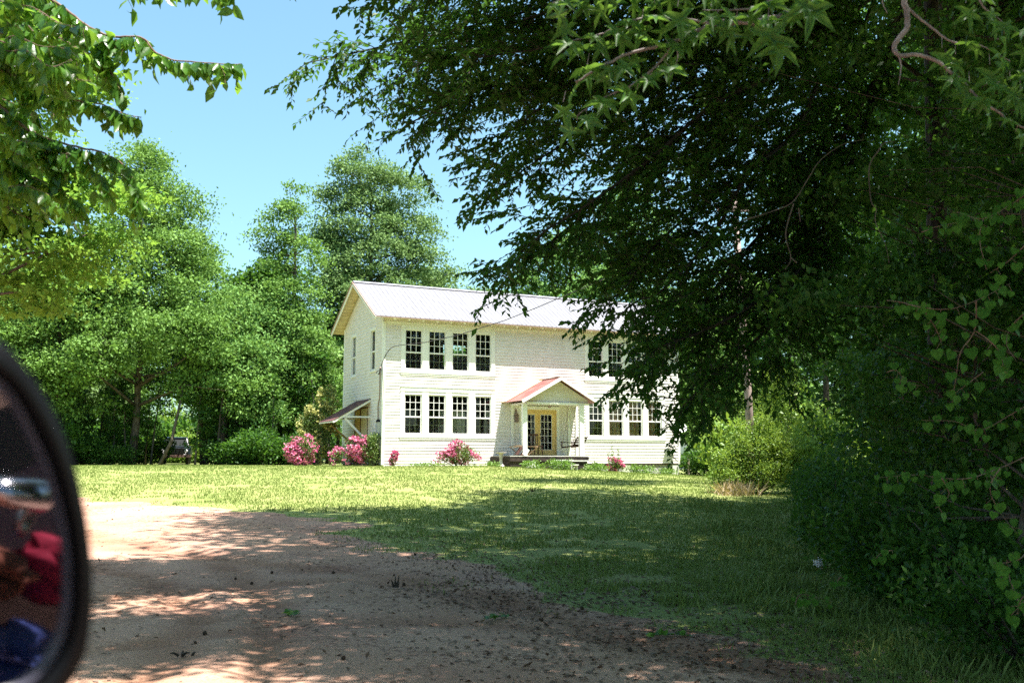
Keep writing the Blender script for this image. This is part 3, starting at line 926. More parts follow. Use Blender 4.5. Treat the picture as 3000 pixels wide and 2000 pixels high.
b = MB(); b.box(6.79, -.02, .345, 6.84, .03, 2.50).box(8.56, -.02, .345, 8.61, .03, 2.50).box(6.84, -.02, 2.42, 8.56, .03, 2.50).box(7.68, -.025, .37, 7.72, .0, 2.42)
door_frame = b.obj('door_frame', M['cream'], house)
for x0, x1, kx in ((6.845, 7.675, 7.63), (7.725, 8.555, 7.775)):
    g0, g1 = x0 + (.06 if x0 < 7 else .055), x0 + .60 + (0 if x0 < 7 else .02)
    d = MB()
    d.box(x0, 0, .37, g0, .035, 2.415).box(g1, 0, .37, x1, .035, 2.415).box(g0, 0, .37, g1, .035, .64).box(g0, 0, 2.25, g1, .035, 2.415)
    do = d.obj('door', M['cream'], house)
    m_ = MB()
    for i in range(1, 3): m_.box(g0 + (g1 - g0) * i / 3 - .01, -.004, .64, g0 + (g1 - g0) * i / 3 + .01, .012, 2.25)
    for i in range(1, 5): m_.box(g0, -.003, .64 + 1.61 * i / 5 - .01, g1, .011, .64 + 1.61 * i / 5 + .01)
    m_.box(g0 - .02, -.006, .62, g0, .02, 2.27).box(g1, -.006, .62, g1 + .02, .02, 2.27).box(g0, -.006, .62, g1, .02, .64).box(g0, -.006, 2.25, g1, .02, 2.27)
    m_.obj('muntin', M['white'], do)
    g = MB(); g.face([(g0, .018, .64), (g1, .018, .64), (g1, .018, 2.25), (g0, .018, 2.25)]); g.obj('pane', M['glass'], do)
    if x0 > 7:
        k = MB()
        for z in (1.17, 1.35): k.lathe((x0 + .03, -.0, z), [(.001, 0), (.028, .0), (.03, .02), (.02, .05), (.001, .055)], 10, (0, -1, 0))
        k.obj('handle', M['darkwood'], do)
b = MB(); b.box(6.79, -.02, .346, 8.61, .2, .369); b.obj('threshold', M['deck'], house)
# wall lantern by the door and hanging porch lamp
b = MB(); b.box(6.38, -.12, 2.18, 6.56, -.03, 2.22).box(6.40, -.14, 1.88, 6.54, -.04, 2.18).box(6.43, -.05, 2.22, 6.50, -.023, 2.5)
b.lathe((6.47, -.09, 2.22), [(.10, 0), (.07, .06), (.02, .1), (.001, .14)], 8)
b.obj('wall_lantern', M['conduit'], porch)
b = MB(); b.tube([(7.7, -1.0, 2.72), (7.7, -1.0, 2.62)], .02, 6); b.lathe((7.7, -1.0, 2.62), [(.001, .02), (.05, 0), (.09, -.05), (.03, -.09)], 10)
b.obj('porch_lamp', M['conduit'], porch)

# ---- side door with lean-to awning on the gable wall
b = MB()
b.box(-.03, 2.0, -.4, .02, 2.05, 2.56).box(-.03, 3.95, -.4, .02, 4.0, 2.56).box(-.03, 2.05, 2.49, .02, 3.95, 2.56).box(-.035, 3.02, -.4, .02, 3.12, 2.489)
sd = b.obj('side_door', M['brown'], house)
b = MB(); b.box(-.01, 3.12, -.4, .01, 3.95, 2.489); b.obj('door_panel', M['tan'], sd)
b = MB(); n = 22
for i in range(n):
    a0, a1 = 2.06 + .95 * i / n, 2.06 + .95 * (i + 1) / n
    b.face([(-.008 - .012 * (i % 2), a1, -.3), (-.008 - .012 * ((i + 1) % 2), a0, -.3), (-.008 - .012 * ((i + 1) % 2), a0, 2.489), (-.008 - .012 * (i % 2), a1, 2.489)])
b.obj('curtain', mat('old_lace', (.40, .36, .24), .9, (.55, .50, .38), 5, stretch=(1, 5, .5)), sd)
aw = MB()
A0, A1 = (0.0, 2.90), (-1.76, 1.88)
n = 14
for i in range(n):
    a, c = 1.62 + 2.30 * i / n, 1.62 + 2.30 * (i + 1) / n
    k = .02 * (i % 2); k2 = .02 * ((i + 1) % 2)
    q = [(A0[0], a, A0[1] + k), (A0[0], c, A0[1] + k2), (A1[0], c, A1[1] + k2), (A1[0], a, A1[1] + k)]
    aw.face(q); aw.face([(p[0], p[1], p[2] - .018) for p in q][::-1])
aw = aw.obj('awning', M['rustd'], house)
b = MB()
for y in (1.66, 3.88):
    b.bar((-.02, y, 2.82), (-1.74, y, 1.825), .045, .10)
    b.bar((-.0, y, 2.07), (-1.15, y, 2.07), .045, .07)
b.bar((-1.72, 1.62, 1.84), (-1.72, 3.92, 1.84), .05, .06)
b.obj('awning_frame', M['wood'] if False else M['white'], aw)
b = MB(); b.bar((-1.17, 1.70, 2.0), (-.03, 1.70, .88), .05, .085); b.obj('brace', M['white'], aw)
b = MB(); b.bar((-1.5, 3.84, 2.0), (-.03, 3.84, .80), .05, .085); b.obj('brace', M['tan'], aw)
# meter box, conduit and weather head
b = MB(); b.box(-.16, .16, 1.34, -.036, .42, 1.80).box(-.14, .18, .62, -.036, .40, 1.32); mb_ = b.obj('electric_meter', M['grey'], house)
b = MB(); b.lathe((-.1, .29, 1.80), [(.10, -.01), (.10, .05), (.06, .11), (.001, .14)], 12); b.obj('meter_cap', M['black'], mb_)
b = MB(); b.tube([(-.1, .29, 1.9), (-.1, .33, 2.5), (-.1, .12, 2.9), (-.1, .12, 4.1)], .03, 8); b.tube([(-.1, .12, 4.05), (-.13, .0, 4.16), (-.2, -.16, 4.12)], [.035, .045, .02], 8)
b.obj('conduit', M['conduit'], mb_)
b = MB(); b.lathe((-.12, .66, 1.6), [(.001, -.06), (.05, -.04), (.06, 0), (.05, .04), (.001, .06)], 10); b.obj('wall_bulb', M['white'], house)

# ---- things on and round the porch
def hp(X, Y, Z): return toworld(X, Y, Z)
sw = empty('porch_swing', hp(8.95, -1.05, .34), HY, 'dark slatted wooden porch swing tipped beside the right post', 'porch swing')
b = MB()
for i in range(6): b.bar((-.35 + i * .11, -.5, .42 + .012 * i), (-.35 + i * .11, .5, .42 + .012 * i), .08, .02)
b.bar((-.40, -.46, .39), (.28, -.46, .46), .04, .05).bar((-.40, .46, .39), (.28, .46, .46), .04, .05)
s_ = b.obj('seat', M['darkwood'], sw)
b = MB()
for i in range(4): b.bar((.25 + i * .06, -.5, .52 + i * .10), (.25 + i * .06, .5, .52 + i * .10), .02, .07)
for y in (-.46, 0, .46): b.bar((.22, y, .44), (.47, y, .9), .04, .03, (0, 1, 0))
b.obj('backrest', M['darkwood'], sw)
for y in (-.48, .48):
    b = MB(); b.bar((-.42, y, .66), (.34, y, .60), .06, .03).bar((-.36, y, .40), (-.38, y, .66), .04, .04); b.obj('armrest', M['darkwood'], sw)
for y in (-.5, .5):
    b = MB(); b.tube([(-.35, y, .42), (-.1, y, 1.6), (0, y, 2.38)], .008, 5); b.tube([(.3, y, .5), (.1, y, 1.6), (0, y, 2.38)], .008, 5); b.obj('chain', M['conduit'], sw)
tb = empty('porch_table', hp(6.3, -1.15, .34), HY, 'folding wooden table with splayed legs behind the left porch post', 'table')
MB().box(-.58, -.3, .40, .58, .3, .435).obj('tabletop', M['wood'], tb)
for x in (-.35, .35):
    for s in (-1, 1):
        b = MB(); b.bar((x - s * .25, .2 * s, .40), (x + s * .28, -.2 * s * 0 + .22 * s, .01), .05, .03); b.obj('leg', M['wood'], tb)
ch = empty('porch_chair', hp(7.2, -.65, .34), HY, 'dark wooden chair in front of the left glass door', 'chair')
b = MB(); b.box(-.22, -.22, .42, .22, .22, .46); b.obj('seat', M['darkwood'], ch)
b = MB()
for i in range(5): b.bar((-.18 + .09 * i, .2, .46), (-.18 + .09 * i, .27, .95), .03, .02, (0, 1, 0))
b.bar((-.22, .27, .97), (.22, .27, .97), .03, .08); b.obj('backrest', M['darkwood'], ch)
for x in (-.19, .19):
    for y in (-.19, .19): MB().bar((x, y, .42), (x * 1.1, y * 1.1, .01), .035, .035).obj('leg', M['darkwood'], ch)
bx = empty('open_crate', hp(5.72, -1.75, .34), HY, 'tipped dark crate with pale flap at the left end of the porch', 'crate')
b = MB(); b.bar((-.14, -.14, .05), (.08, -.14, .38), .02, .34, (0, 1, 0)).bar((.10, -.14, .0), (.30, -.14, .33), .02, .34, (0, 1, 0)).bar((-.14, .02, .05), (.2, .02, -.0 + .02), .30, .02)
b.obj('crate_side', M['darkwood'], bx)
b = MB(); b.bar((.13, -.32, .03), (.32, -.32, .30), .015, .2, (1, 0, 0)); b.obj('flap', M['white'], bx)
b = MB(); b.bar((-.14, .05, .38), (.30, .05, .42), .3, .02).bar((-.18, -.1, .44), (.4, .05, .45), .1, .03); b.obj('lid', M['wood'], bx)
gnd = float(gh(hp(5.0, -1.5, 0).x, hp(5.0, -1.5, 0).y)) 
bb = empty('birdbath', (hp(5.0, -1.5, 0).x, hp(5.0, -1.5, 0).y, gnd), 0, 'small stone birdbath on a pedestal left of the porch', 'birdbath')
MB().lathe((0, 0, 0), [(.18, 0), (.17, .05), (.09, .09), (.065, .3), (.09, .56)], 14).obj('pedestal', M['stone'], bb, True)
MB().lathe((0, 0, .56), [(.08, 0), (.2, .03), (.25, .07), (.23, .07), (.001, .03)], 18).obj('basin', M['stone'], bb, True)
# satellite dish
dz = hp(15.28, -.45, 1.7)
ds = empty('satellite_dish', hp(15.28, -.3, 1.15), HY, 'round pale grey satellite dish at the right front corner of the house', 'satellite dish')
b = MB(); ax = Vector((-.15, -.75, .62)).normalized()
ctr = Vector((0, -.22, .58))
prof = [(.001, 0)] + [(.36 * i / 8, .30 * (i / 8) ** 2 * .36) for i in range(1, 9)]
b.lathe(ctr, prof, 28, ax); b.lathe(ctr - ax * .012, [(r, z) for r, z in prof], 28, ax)
b.obj('reflector', M['dish'], ds, True)
b = MB(); b.tube([(0, .3, -.35), (0, -.1, -.3), (0, -.14, .3), ctr - ax * .02], .025, 8); b.obj('mast', M['grey'], ds)
b = MB(); e = ctr + ax * .36 + Vector((0, 0, -.12)); b.tube([ctr + Vector((0, -.12, -.30)), e], .014, 6); b.lathe(e, [(.001, -.05), (.035, -.04), (.035, .04), (.001, .05)], 8, -ax)
b.obj('feed_arm', M['grey'], ds)
# iron post right of the house
p = onground(2010, 50.3); 
po = MB().tube([(0, 0, -.1), (0, 0, .98)], .05, 8).obj('iron_post', mat('iron_post', (.42, .30, .27), .7, (.5, .38, .34), 8))
po.location = p; tag(po, 'thin rusty post standing in grass right of the house', 'post')
# ------------------------------------------------------------------ trees round the clearing
def lobes_from_px(specs, d0, base):
    """crown lobes measured on the photograph: (px, py, half width px, half height px, depth offset)"""
    out = []
    for px, py, w, h, dd in specs:
        d = d0 + dd; c = at(px, py, d)
        out.append((c.x - base.x, c.y - base.y, c.z - base.z, w / F_PX * d, w / F_PX * d * .8, h / F_PX * d))
    return out
def far_tree(name, px, d, specs, label, seed, leaf=.175, nc=260, per=85, m='far', tr=.22, top=.85, cr=(.5, 1.35), flat=.55, grp='trees at the edge of the woods', limbs=30, cat='tree'):
    b = onground(px, d); lb = lobes_from_px(specs, d, b)
    H = max(l[2] + l[5] for l in lb)
    cx = sum(l[0] for l in lb) / len(lb)
    nc = int(nc * .58); per = per * 1.9;  return make_tree(name, b, lb, nc, per, leaf, M[m], M['bark'], tr, H * top, label, cat, grp, seed, cr=cr, flat=flat, lean=(cx * .5, 0), limbs=limbs)

far_tree('broadleaf_tree', 400, 54, [(390, 470, 110, 90, 0), (440, 600, 160, 110, 0), (500, 720, 140, 110, 0), (380, 760, 190, 120, -1), (560, 860, 110, 110, -1), (300, 900, 200, 90, -2), (480, 960, 190, 80, -2), (330, 1010, 170, 60, -3), (620, 1010, 120, 80, -1), (260, 1090, 150, 40, -3), (700, 1150, 90, 70, -1)],
         'tallest leafy tree left of the gap of sky, layered sunlit branches', 11, nc=640, per=80)
far_tree('broadleaf_tree', 660, 55, [(700, 930, 90, 100, 0), (720, 1060, 110, 90, -1), (640, 1110, 110, 60, -1), (760, 1180, 90, 60, -1), (800, 980, 80, 120, 1), (620, 1000, 70, 110, 0)],
         'low spreading tree directly right of the parked truck', 12, nc=330, per=80, m='far3')
far_tree('slender_tree', 860, 57, [(868, 560, 36, 50, 0), (850, 640, 70, 50, 0), (800, 700, 70, 50, 0), (860, 740, 110, 70, 0), (850, 850, 110, 80, 0), (880, 980, 120, 100, -1), (900, 1110, 100, 90, -1), (790, 660, 45, 40, 0), (870, 1220, 90, 80, -1)],
         'narrow open tree rising just left of the house', 13, nc=290, per=62, m='far', cr=(.5, 1.1), leaf=.18)
far_tree('tall_oak', 1080, 66, [(1055, 500, 100, 80, 0), (1000, 570, 80, 70, 0), (1160, 560, 110, 80, 0), (1060, 660, 150, 90, 0), (1220, 680, 80, 80, 0), (1120, 760, 170, 80, -1), (960, 740, 70, 80, 0), (1080, 850, 170, 70, -1), (1250, 790, 90, 60, 0), (1000, 860, 90, 90, -1)],
         'tall rounded tree standing behind the left end of the house', 14, nc=560, per=72, m='far2', leaf=.20, tr=.3)
far_tree('broadleaf_tree', 1300, 72, [(1290, 850, 90, 50, 0), (1370, 870, 80, 50, 0), (1240, 830, 70, 60, 0), (1450, 890, 90, 50, 0), (1300, 940, 180, 60, 0)],
         'low tree top showing just above the middle of the house roof', 15, nc=160, per=70, m='far2', leaf=.22)
far_tree('broadleaf_tree', 1640, 66, [(1600, 800, 90, 70, 0), (1680, 740, 100, 90, 0), (1780, 700, 100, 130, 0), (1640, 900, 150, 80, 0), (1760, 860, 120, 100, -1), (1850, 600, 90, 120, 0), (1880, 780, 120, 130, 0)],
         'pale sunlit tree behind the right half of the house roof', 16, nc=380, per=75, m='far3', leaf=.21)
far_tree('broadleaf_tree', 2080, 58, [(2060, 1150, 90, 100, 0), (2110, 1050, 110, 120, 0), (2050, 1260, 80, 70, -1), (2150, 1200, 110, 100, 0), (2000, 950, 120, 120, 2), (2120, 880, 120, 120, 1)],
         'sunlit green tree beyond the right corner of the house', 17, nc=380, per=80, m='far', leaf=.18)
far_tree('broadleaf_tree', 180, 52, [(160, 840, 190, 90, 0), (120, 960, 170, 90, 0), (200, 1060, 160, 60, -1), (80, 1090, 150, 70, 0), (260, 860, 130, 80, 0), (160, 1170, 160, 60, 0)],
         'broad tree at the far left above the mirror', 18, nc=430, per=80)
far_tree('broadleaf_tree', -140, 50, [(-100, 760, 200, 160, 0), (-120, 960, 200, 120, 0), (-160, 1130, 190, 90, 0)],
         'tree at the left edge of the woods half outside the frame', 19, nc=280, per=70)
far_tree('broadleaf_tree', 612, 60, [(560, 800, 80, 100, 0), (540, 940, 110, 100, 0), (470, 1080, 120, 60, 0), (570, 1120, 60, 50, 2)],
         'tree between the tallest left tree and the low spreading tree', 20, nc=260, per=80, m='far3')
# darker rows of the woods behind: copies of a few kinds
def wood_proto(seed, H, m, label, leaf=.3):
    rng = np.random.default_rng(seed)
    lb = []
    for i in range(11):
        z = H * rng.uniform(.22, .88); r = (2.6 - 1.6 * abs(z / H - .45)) * rng.uniform(.5, .8)
        a = rng.uniform(0, 2 * PI); q = rng.uniform(.2, 1.5)
        lb.append((q * math.cos(a), q * math.sin(a), z, r, r, r * .8))
    return make_tree('woodland_tree', (0, 0, 0), lb, 210, 60, leaf, M[m], M['barkd'], .17, H * .86, label, 'tree', 'trees deeper in the woods', seed, cr=(.6, 1.2), limbs=26)
protos = [wood_proto(31, 13, 'far', 'x'), wood_proto(32, 15, 'dark', 'x'), wood_proto(33, 12, 'far2', 'x')]
rw = np.random.default_rng(5)
row = []
for px in range(-300, 1000, 105): row.append((px + rw.uniform(-25, 25), 62 + rw.uniform(-3, 4), 1050 - 130 * (px > 750)))
for px in range(-300, 1150, 120): row.append((px + rw.uniform(-25, 25), 74 + rw.uniform(-3, 5), 950))
for px in range(1180, 2600, 120): row.append((px + rw.uniform(-25, 25), 80 + rw.uniform(-3, 5), 950))
for px in range(2060, 3500, 130): row.append((px + rw.uniform(-30, 30), 62 + rw.uniform(-6, 8), 700))
used = set()
def lab_row(px, d):
    n = 'rear' if d > 70 else 'front'
    side = 'left of the truck' if px < 490 else 'between the truck and the house' if px < 1000 else 'behind the house roof' if px < 2000 else 'beyond the shaded trees on the right'
    return 'dense woodland tree in the %s row %s' % (n, side)
for i, (px, d, tp) in enumerate(row):
    if 440 < px < 640: continue                       # the gap where the truck stands
    k = i % 3
    o = protos[k] if k not in used else copy_tree(protos[k])
    used.add(k)
    p = onground(px, d); o.location = p; o.rotation_euler = (0, 0, i * 1.7)
    s = rw.uniform(.85, 1.12) * (1 if d < 70 or px < 1200 else .78) * (.88 if 700 < px < 1200 else 1); o.scale = (s * 1.15, s * 1.15, s)
    o['label'] = lab_row(px, d)
# slim trunks standing in the shade under the left hand crowns
def sapling(seed, H):
    rng = np.random.default_rng(seed)
    lb = [(rng.normal() * .3, rng.normal() * .3, z, .6, .6, .45) for z in np.linspace(H * .3, H, 7)]
    return make_tree('sapling', (0, 0, 0), lb, 42, 26, .17, M['dark'], M['bark'], .065, H * .95, 'x', 'sapling', 'slim saplings under the big trees', seed, cr=(.3, .6), lean=(rng.normal() * .4, 0), limbs=8)
sp = [sapling(41, 5.5), sapling(42, 6.5), sapling(43, 4.5)]
xs = [150, 190, 225, 262, 300, 325, 352, 380, 408, 440, 462, 590, 612, 640, 668, 690, 716, 742, 770, 800, 826, 850, 880, 905, 950, 975]
for i, px in enumerate(xs):
    k = i % 3; o = sp[k] if i < 3 else copy_tree(sp[k])
    p = onground(px + rw.uniform(-8, 8), 52.5 + rw.uniform(0, 6)); o.location = p; o.rotation_euler = (rw.normal() * .05, rw.normal() * .05, i * 2.1)
    s = rw.uniform(.7, 1.1); o.scale = (s, s, s)
    o['label'] = 'slim dark sapling in the shade %s' % ('left of the parked truck' if px < 490 else 'between the parked truck and the pink azalea' if px < 830 else 'behind the pink azalea left of the house')
# leaning trunk in front of the truck
c0, c1, c2 = onground(480, 52), at(503, 1290, 52), at(520, 1215, 52.5)
lt = empty('leaning_tree', c0, 0, 'thin pale leaning trunk crossing in front of the dark truck', 'tree')
MB().tube([(0, 0, -.1), tuple(c1 - c0), tuple(c2 - c0), tuple(at(540, 1120, 53) - c0)], [.10, .085, .07, .05], 8).obj('trunk', M['bark'], lt, True)
rng = np.random.default_rng(6); P = np.array(at(540, 1120, 53) - c0)[None] + rng.normal(size=(500, 3)) * [.8, .6, .45]
leaves('crown', P, rng.normal(size=(500, 3)), rng.normal(size=(500, 3)) * .5 + [0, 0, 1], .18, .11, 'leaf', M['far3'], lt)

# ------------------------------------------------------------------ shrubs
def bush(name, base, lobes, n, leaf, m, label, cat, group=None, seed=1, flowers=None, stems=10, shape='leaf', jit=.5, width=.6):
    rng = np.random.default_rng(seed)
    root = empty(name, base, 0, label, cat, group)
    lobes = [tuple(l) for l in lobes]
    for l in list(lobes):                                 # ragged outline: small lobes pushing out of each big one
        for _ in range(6):
            a = norm(rng.normal(size=(1, 3)))[0]; q = rng.uniform(.25, .5)
            lobes.append((l[0] + a[0] * l[3] * .85, l[1] + a[1] * l[4] * .85, max(.12, l[2] + abs(a[2]) * l[5] * .95), l[3] * q, l[4] * q, l[5] * q))
    lb = np.array(lobes, float); vol = lb[:, 3] * lb[:, 4] * lb[:, 5]
    def pts(n, shell):
        idx = rng.choice(len(lb), n, p=vol / vol.sum()); d = norm(rng.normal(size=(n, 3)))
        r = (shell + (1 - shell) * rng.random(n) + rng.normal(size=n) * .08)[:, None]
        P = lb[idx, :3] + d * r * lb[idx, 3:6]; P[:, 2] = np.maximum(P[:, 2], .03)
        return P, d
    P, d = pts(n, .35)
    D = d * .5 + rng.normal(size=P.shape) * .6; D[:, 2] += .3
    leaves('foliage', P, D, rng.normal(size=P.shape) * jit + [0, 0, .8], leaf * rng.uniform(.7, 1.3, n), leaf * width, shape, M[m], root)
    if flowers:
        nf, fs, fm, lo = flowers
        P, d = pts(nf * 5, .9)
        nz = vnoise(P[:, 0] * 1 + P[:, 2] * 1.3, P[:, 1] + P[:, 2], .35, seed)
        w = (nz > lo); P, d = P[w][:nf], d[w][:nf]
        # each blossom: three crossed petals
        P3 = np.repeat(P, 3, 0); d3 = np.repeat(d, 3, 0)
        leaves('blossom', P3, d3 * .5 + rng.normal(size=P3.shape) * .8, d3 + rng.normal(size=P3.shape) * .4, fs * rng.uniform(.7, 1.3, len(P3)), fs * .8, 'leaf', M[fm], root)
    t = MB()
    for i in range(stems):
        P, d = pts(1, .6); q = Vector(P[0]); t.tube([(q.x * .15, q.y * .15, -.05), (q.x * .6, q.y * .6, q.z * .5), tuple(q)], [.018, .013, .005], 5)
    t.obj('stem', M['bark'], root)
    return root
def gp(px, d): return onground(px, d)
AZ = 'pink azaleas along the house'
bush('azalea_bush', gp(890, 44.8), [(-.35, 0, .55, .45, .4, .5), (.2, 0, .8, .55, .45, .5), (0, 0, .35, .6, .4, .35), (-.1, 0, 1.05, .35, .3, .25)], 3200, .07, 'azleaf', 'largest magenta azalea, leftmost, against the dark woods edge', 'azalea', AZ, 51, (700, .10, 'azflower', .02))
bush('azalea_bush', gp(1040, 43.6), [(-.4, 0, .45, .6, .5, .42), (.3, 0, .7, .6, .5, .5), (0, 0, 1.0, .45, .4, .3), (.45, 0, .4, .5, .4, .4)], 3600, .07, 'azleaf', 'pink and cream azalea in front of the side awning', 'azalea', AZ, 52, (620, .10, 'azflower', .06))
bush('azalea_bush', gp(1345, 43.6), [(-.5, 0, .35, .5, .35, .35), (0, 0, .45, .55, .35, .4), (.5, 0, .4, .5, .35, .38), (0, 0, .8, .4, .3, .3)], 2600, .07, 'azleaf', 'pink azalea spread below the lower left windows', 'azalea', AZ, 53, (620, .09, 'azflower', .05))
bush('azalea_bush', gp(1158, 43.2), [(0, 0, .2, .16, .15, .2), (.05, 0, .5, .14, .12, .14)], 220, .06, 'azleaf', 'smallest pink azalea sprig by the left corner board', 'azalea', AZ, 54, (150, .09, 'azflower', -.2), 4)
bush('azalea_bush', gp(1797, 46.6), [(0, 0, .3, .32, .3, .3), (.2, 0, .2, .25, .2, .2)], 1000, .06, 'azleaf', 'small pink azalea right of the porch below the curtained windows', 'azalea', AZ, 55, (300, .09, 'azflower', 0), 6)
bush('green_shrub', gp(1095, 43.4), [(0, 0, .6, .42, .4, .6), (.05, 0, 1.1, .30, .3, .35)], 3000, .075, 'azleaf', 'upright olive green shrub at the left front corner of the house', 'shrub', None, 56)
bush('tall_shrub', gp(935, 46.6), [(.45, 0, 3.0, .5, .4, .6), (.1, 0, 2.4, .6, .5, .5), (-.4, 0, 1.8, .55, .4, .5), (.2, 0, 1.2, .8, .6, 1.0), (-.2, 0, 2.1, .45, .4, .4)], 5500, .085, 'azleaf', 'tall cream tipped shrub beside the awning of the side door', 'shrub', None, 57, (1300, .11, 'creambloom', 0), 14)
bush('hollyhock', gp(1790, 46.2), [(0, 0, .7, .06, .06, .6), (.28, .1, .6, .05, .05, .55), (-.18, 0, .5, .06, .06, .4)], 260, .07, 'weed', 'tall thin flower stalks standing against the wall right of the porch', 'plant', None, 58, None, 6)
o_ = None
for i, (px, d, w, h, n, lab) in enumerate(((1560, 42.6, .5, .22, 500, 'weeds in front of the left end of the porch steps'), (1640, 42.8, .6, .28, 800, 'weeds growing in front of the porch steps'), (1450, 43.2, .35, .13, 200, 'short weeds under the birdbath'),
                                      (1740, 45.0, .6, .25, 700, 'leafy weeds just right of the porch'), (1870, 47.0, .8, .25, 700, 'weeds along the lattice under the right windows'), (1950, 48.5, .5, .2, 350, 'weeds by the right corner pier'), (1250, 43.1, .8, .08, 240, 'low weeds at the foot of the left wall'))):
    bush('weed_patch', gp(px, d), [(0, 0, h * .5, w, .3, h)], n, .085, 'weed', lab, 'weeds', 'weeds along the foot of the house', 60 + i, None, 5)
# sunlit shrub at the pole, dead grass at its foot
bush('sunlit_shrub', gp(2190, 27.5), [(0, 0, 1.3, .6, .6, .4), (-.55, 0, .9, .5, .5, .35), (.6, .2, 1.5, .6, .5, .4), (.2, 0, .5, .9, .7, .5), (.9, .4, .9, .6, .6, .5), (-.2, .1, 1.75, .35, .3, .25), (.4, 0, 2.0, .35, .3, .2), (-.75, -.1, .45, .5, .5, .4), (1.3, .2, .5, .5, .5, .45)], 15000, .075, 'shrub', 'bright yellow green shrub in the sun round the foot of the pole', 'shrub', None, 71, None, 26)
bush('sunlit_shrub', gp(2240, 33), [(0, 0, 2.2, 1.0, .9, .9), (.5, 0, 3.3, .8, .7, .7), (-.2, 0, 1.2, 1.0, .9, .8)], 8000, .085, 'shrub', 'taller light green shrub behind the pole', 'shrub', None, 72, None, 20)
rng = np.random.default_rng(73); n = 260; c = gp(2138, 26.6)
x = c.x + rng.normal(size=n) * .26; y = c.y + rng.normal(size=n) * .3; D = rng.normal(size=(n, 3)) * .45; D[:, 2] = 1
tag(leaves('dry_grass', np.stack([x, y, gz(x, y)], -1), D, rng.normal(size=(n, 3)), rng.uniform(.15, .5, n), .018, 'blade', leafmat('dry_blade', (.28, .22, .12), (.42, .34, .20), .2)), 'dry straw coloured grass at the foot of the sunlit shrub', 'grass', kind='stuff')
# undergrowth under the far trees (one row of real bushes)
ug = bush('undergrowth_bush', (0, 0, 0), [(0, 0, .6, 1.3, .9, .7), (.8, 0, .9, .9, .8, .8), (-.9, .2, .5, .9, .8, .6)], 3200, .15, 'dark', 'x', 'bush', 'dark bushes along the edge of the woods', 80, None, 8)
spots = [(px, 51.5 + rw.uniform(0, 1.5)) for px in list(range(-200, 400, 75)) + list(range(690, 860, 56))] + [(px, 57.5 + rw.uniform(0, 3)) for px in list(range(-250, 400, 80)) + list(range(700, 1000, 75))]
spots += [(2045, 53), (2110, 50), (2160, 46), (2100, 56)]
for i, (px, d) in enumerate(spots):
    o = ug if i == 0 else copy_tree(ug)
    o.location = gp(px, d); o.rotation_euler = (0, 0, i * 2.3); s = rw.uniform(.8, 1.35); o.scale = (s, s, s * rw.uniform(.8, 1.3))
    o['label'] = 'dark bush at the foot of the woods %s' % ('left of the truck' if px < 490 else 'left of the house' if px < 1100 else 'right of the house')
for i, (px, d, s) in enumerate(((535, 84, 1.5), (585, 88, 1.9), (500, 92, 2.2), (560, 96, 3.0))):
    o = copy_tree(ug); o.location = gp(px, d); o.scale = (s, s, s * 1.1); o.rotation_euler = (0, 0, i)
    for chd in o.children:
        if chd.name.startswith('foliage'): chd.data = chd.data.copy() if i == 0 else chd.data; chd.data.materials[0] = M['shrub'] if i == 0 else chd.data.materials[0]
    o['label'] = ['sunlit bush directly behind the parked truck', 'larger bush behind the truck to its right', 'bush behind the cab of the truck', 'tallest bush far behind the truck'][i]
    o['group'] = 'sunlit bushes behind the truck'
far_bushes = [(445, 60, .9)] + [(px, 86 + rw.uniform(0, 6), 2.6) for px in range(-250, 1020, 95)]
for i, (px, d, s) in enumerate(far_bushes + [(px, 52 + rw.uniform(0, 7), 1.9) for px in range(2230, 3350, 110)]):
    o = copy_tree(ug); o.location = gp(px, d); o.scale = (s * 1.1, s, s * rw.uniform(.9, 1.25)); o.rotation_euler = (0, 0, i * 1.1)
    o['label'] = 'bush far back in the woods seen between the trunks %s' % ('left of the truck' if px < 500 else 'left of the house' if px < 1100 else 'on the right')
    o['group'] = 'bushes far back between the trunks' if px < 1100 else 'sunlit bushes behind the shaded woods'
for i, (px, d, s) in enumerate(((2290, 40, 1.0), (2330, 43, 1.5), (2250, 45, 1.9))):
    o = copy_tree(ug); o.location = gp(px, d); o.scale = (s, s, s * 1.2); o['label'] = ['lowest', 'middle', 'tallest'][i] + ' of the sunlit bushes just right of the leaning pole'; o['group'] = 'sunlit bushes by the pole'
lit = None  # sunlight put into the colour: paler leaves on these copies
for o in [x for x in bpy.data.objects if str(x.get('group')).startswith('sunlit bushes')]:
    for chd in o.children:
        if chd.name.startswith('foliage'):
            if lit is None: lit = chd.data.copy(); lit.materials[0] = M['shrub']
            chd.data = lit

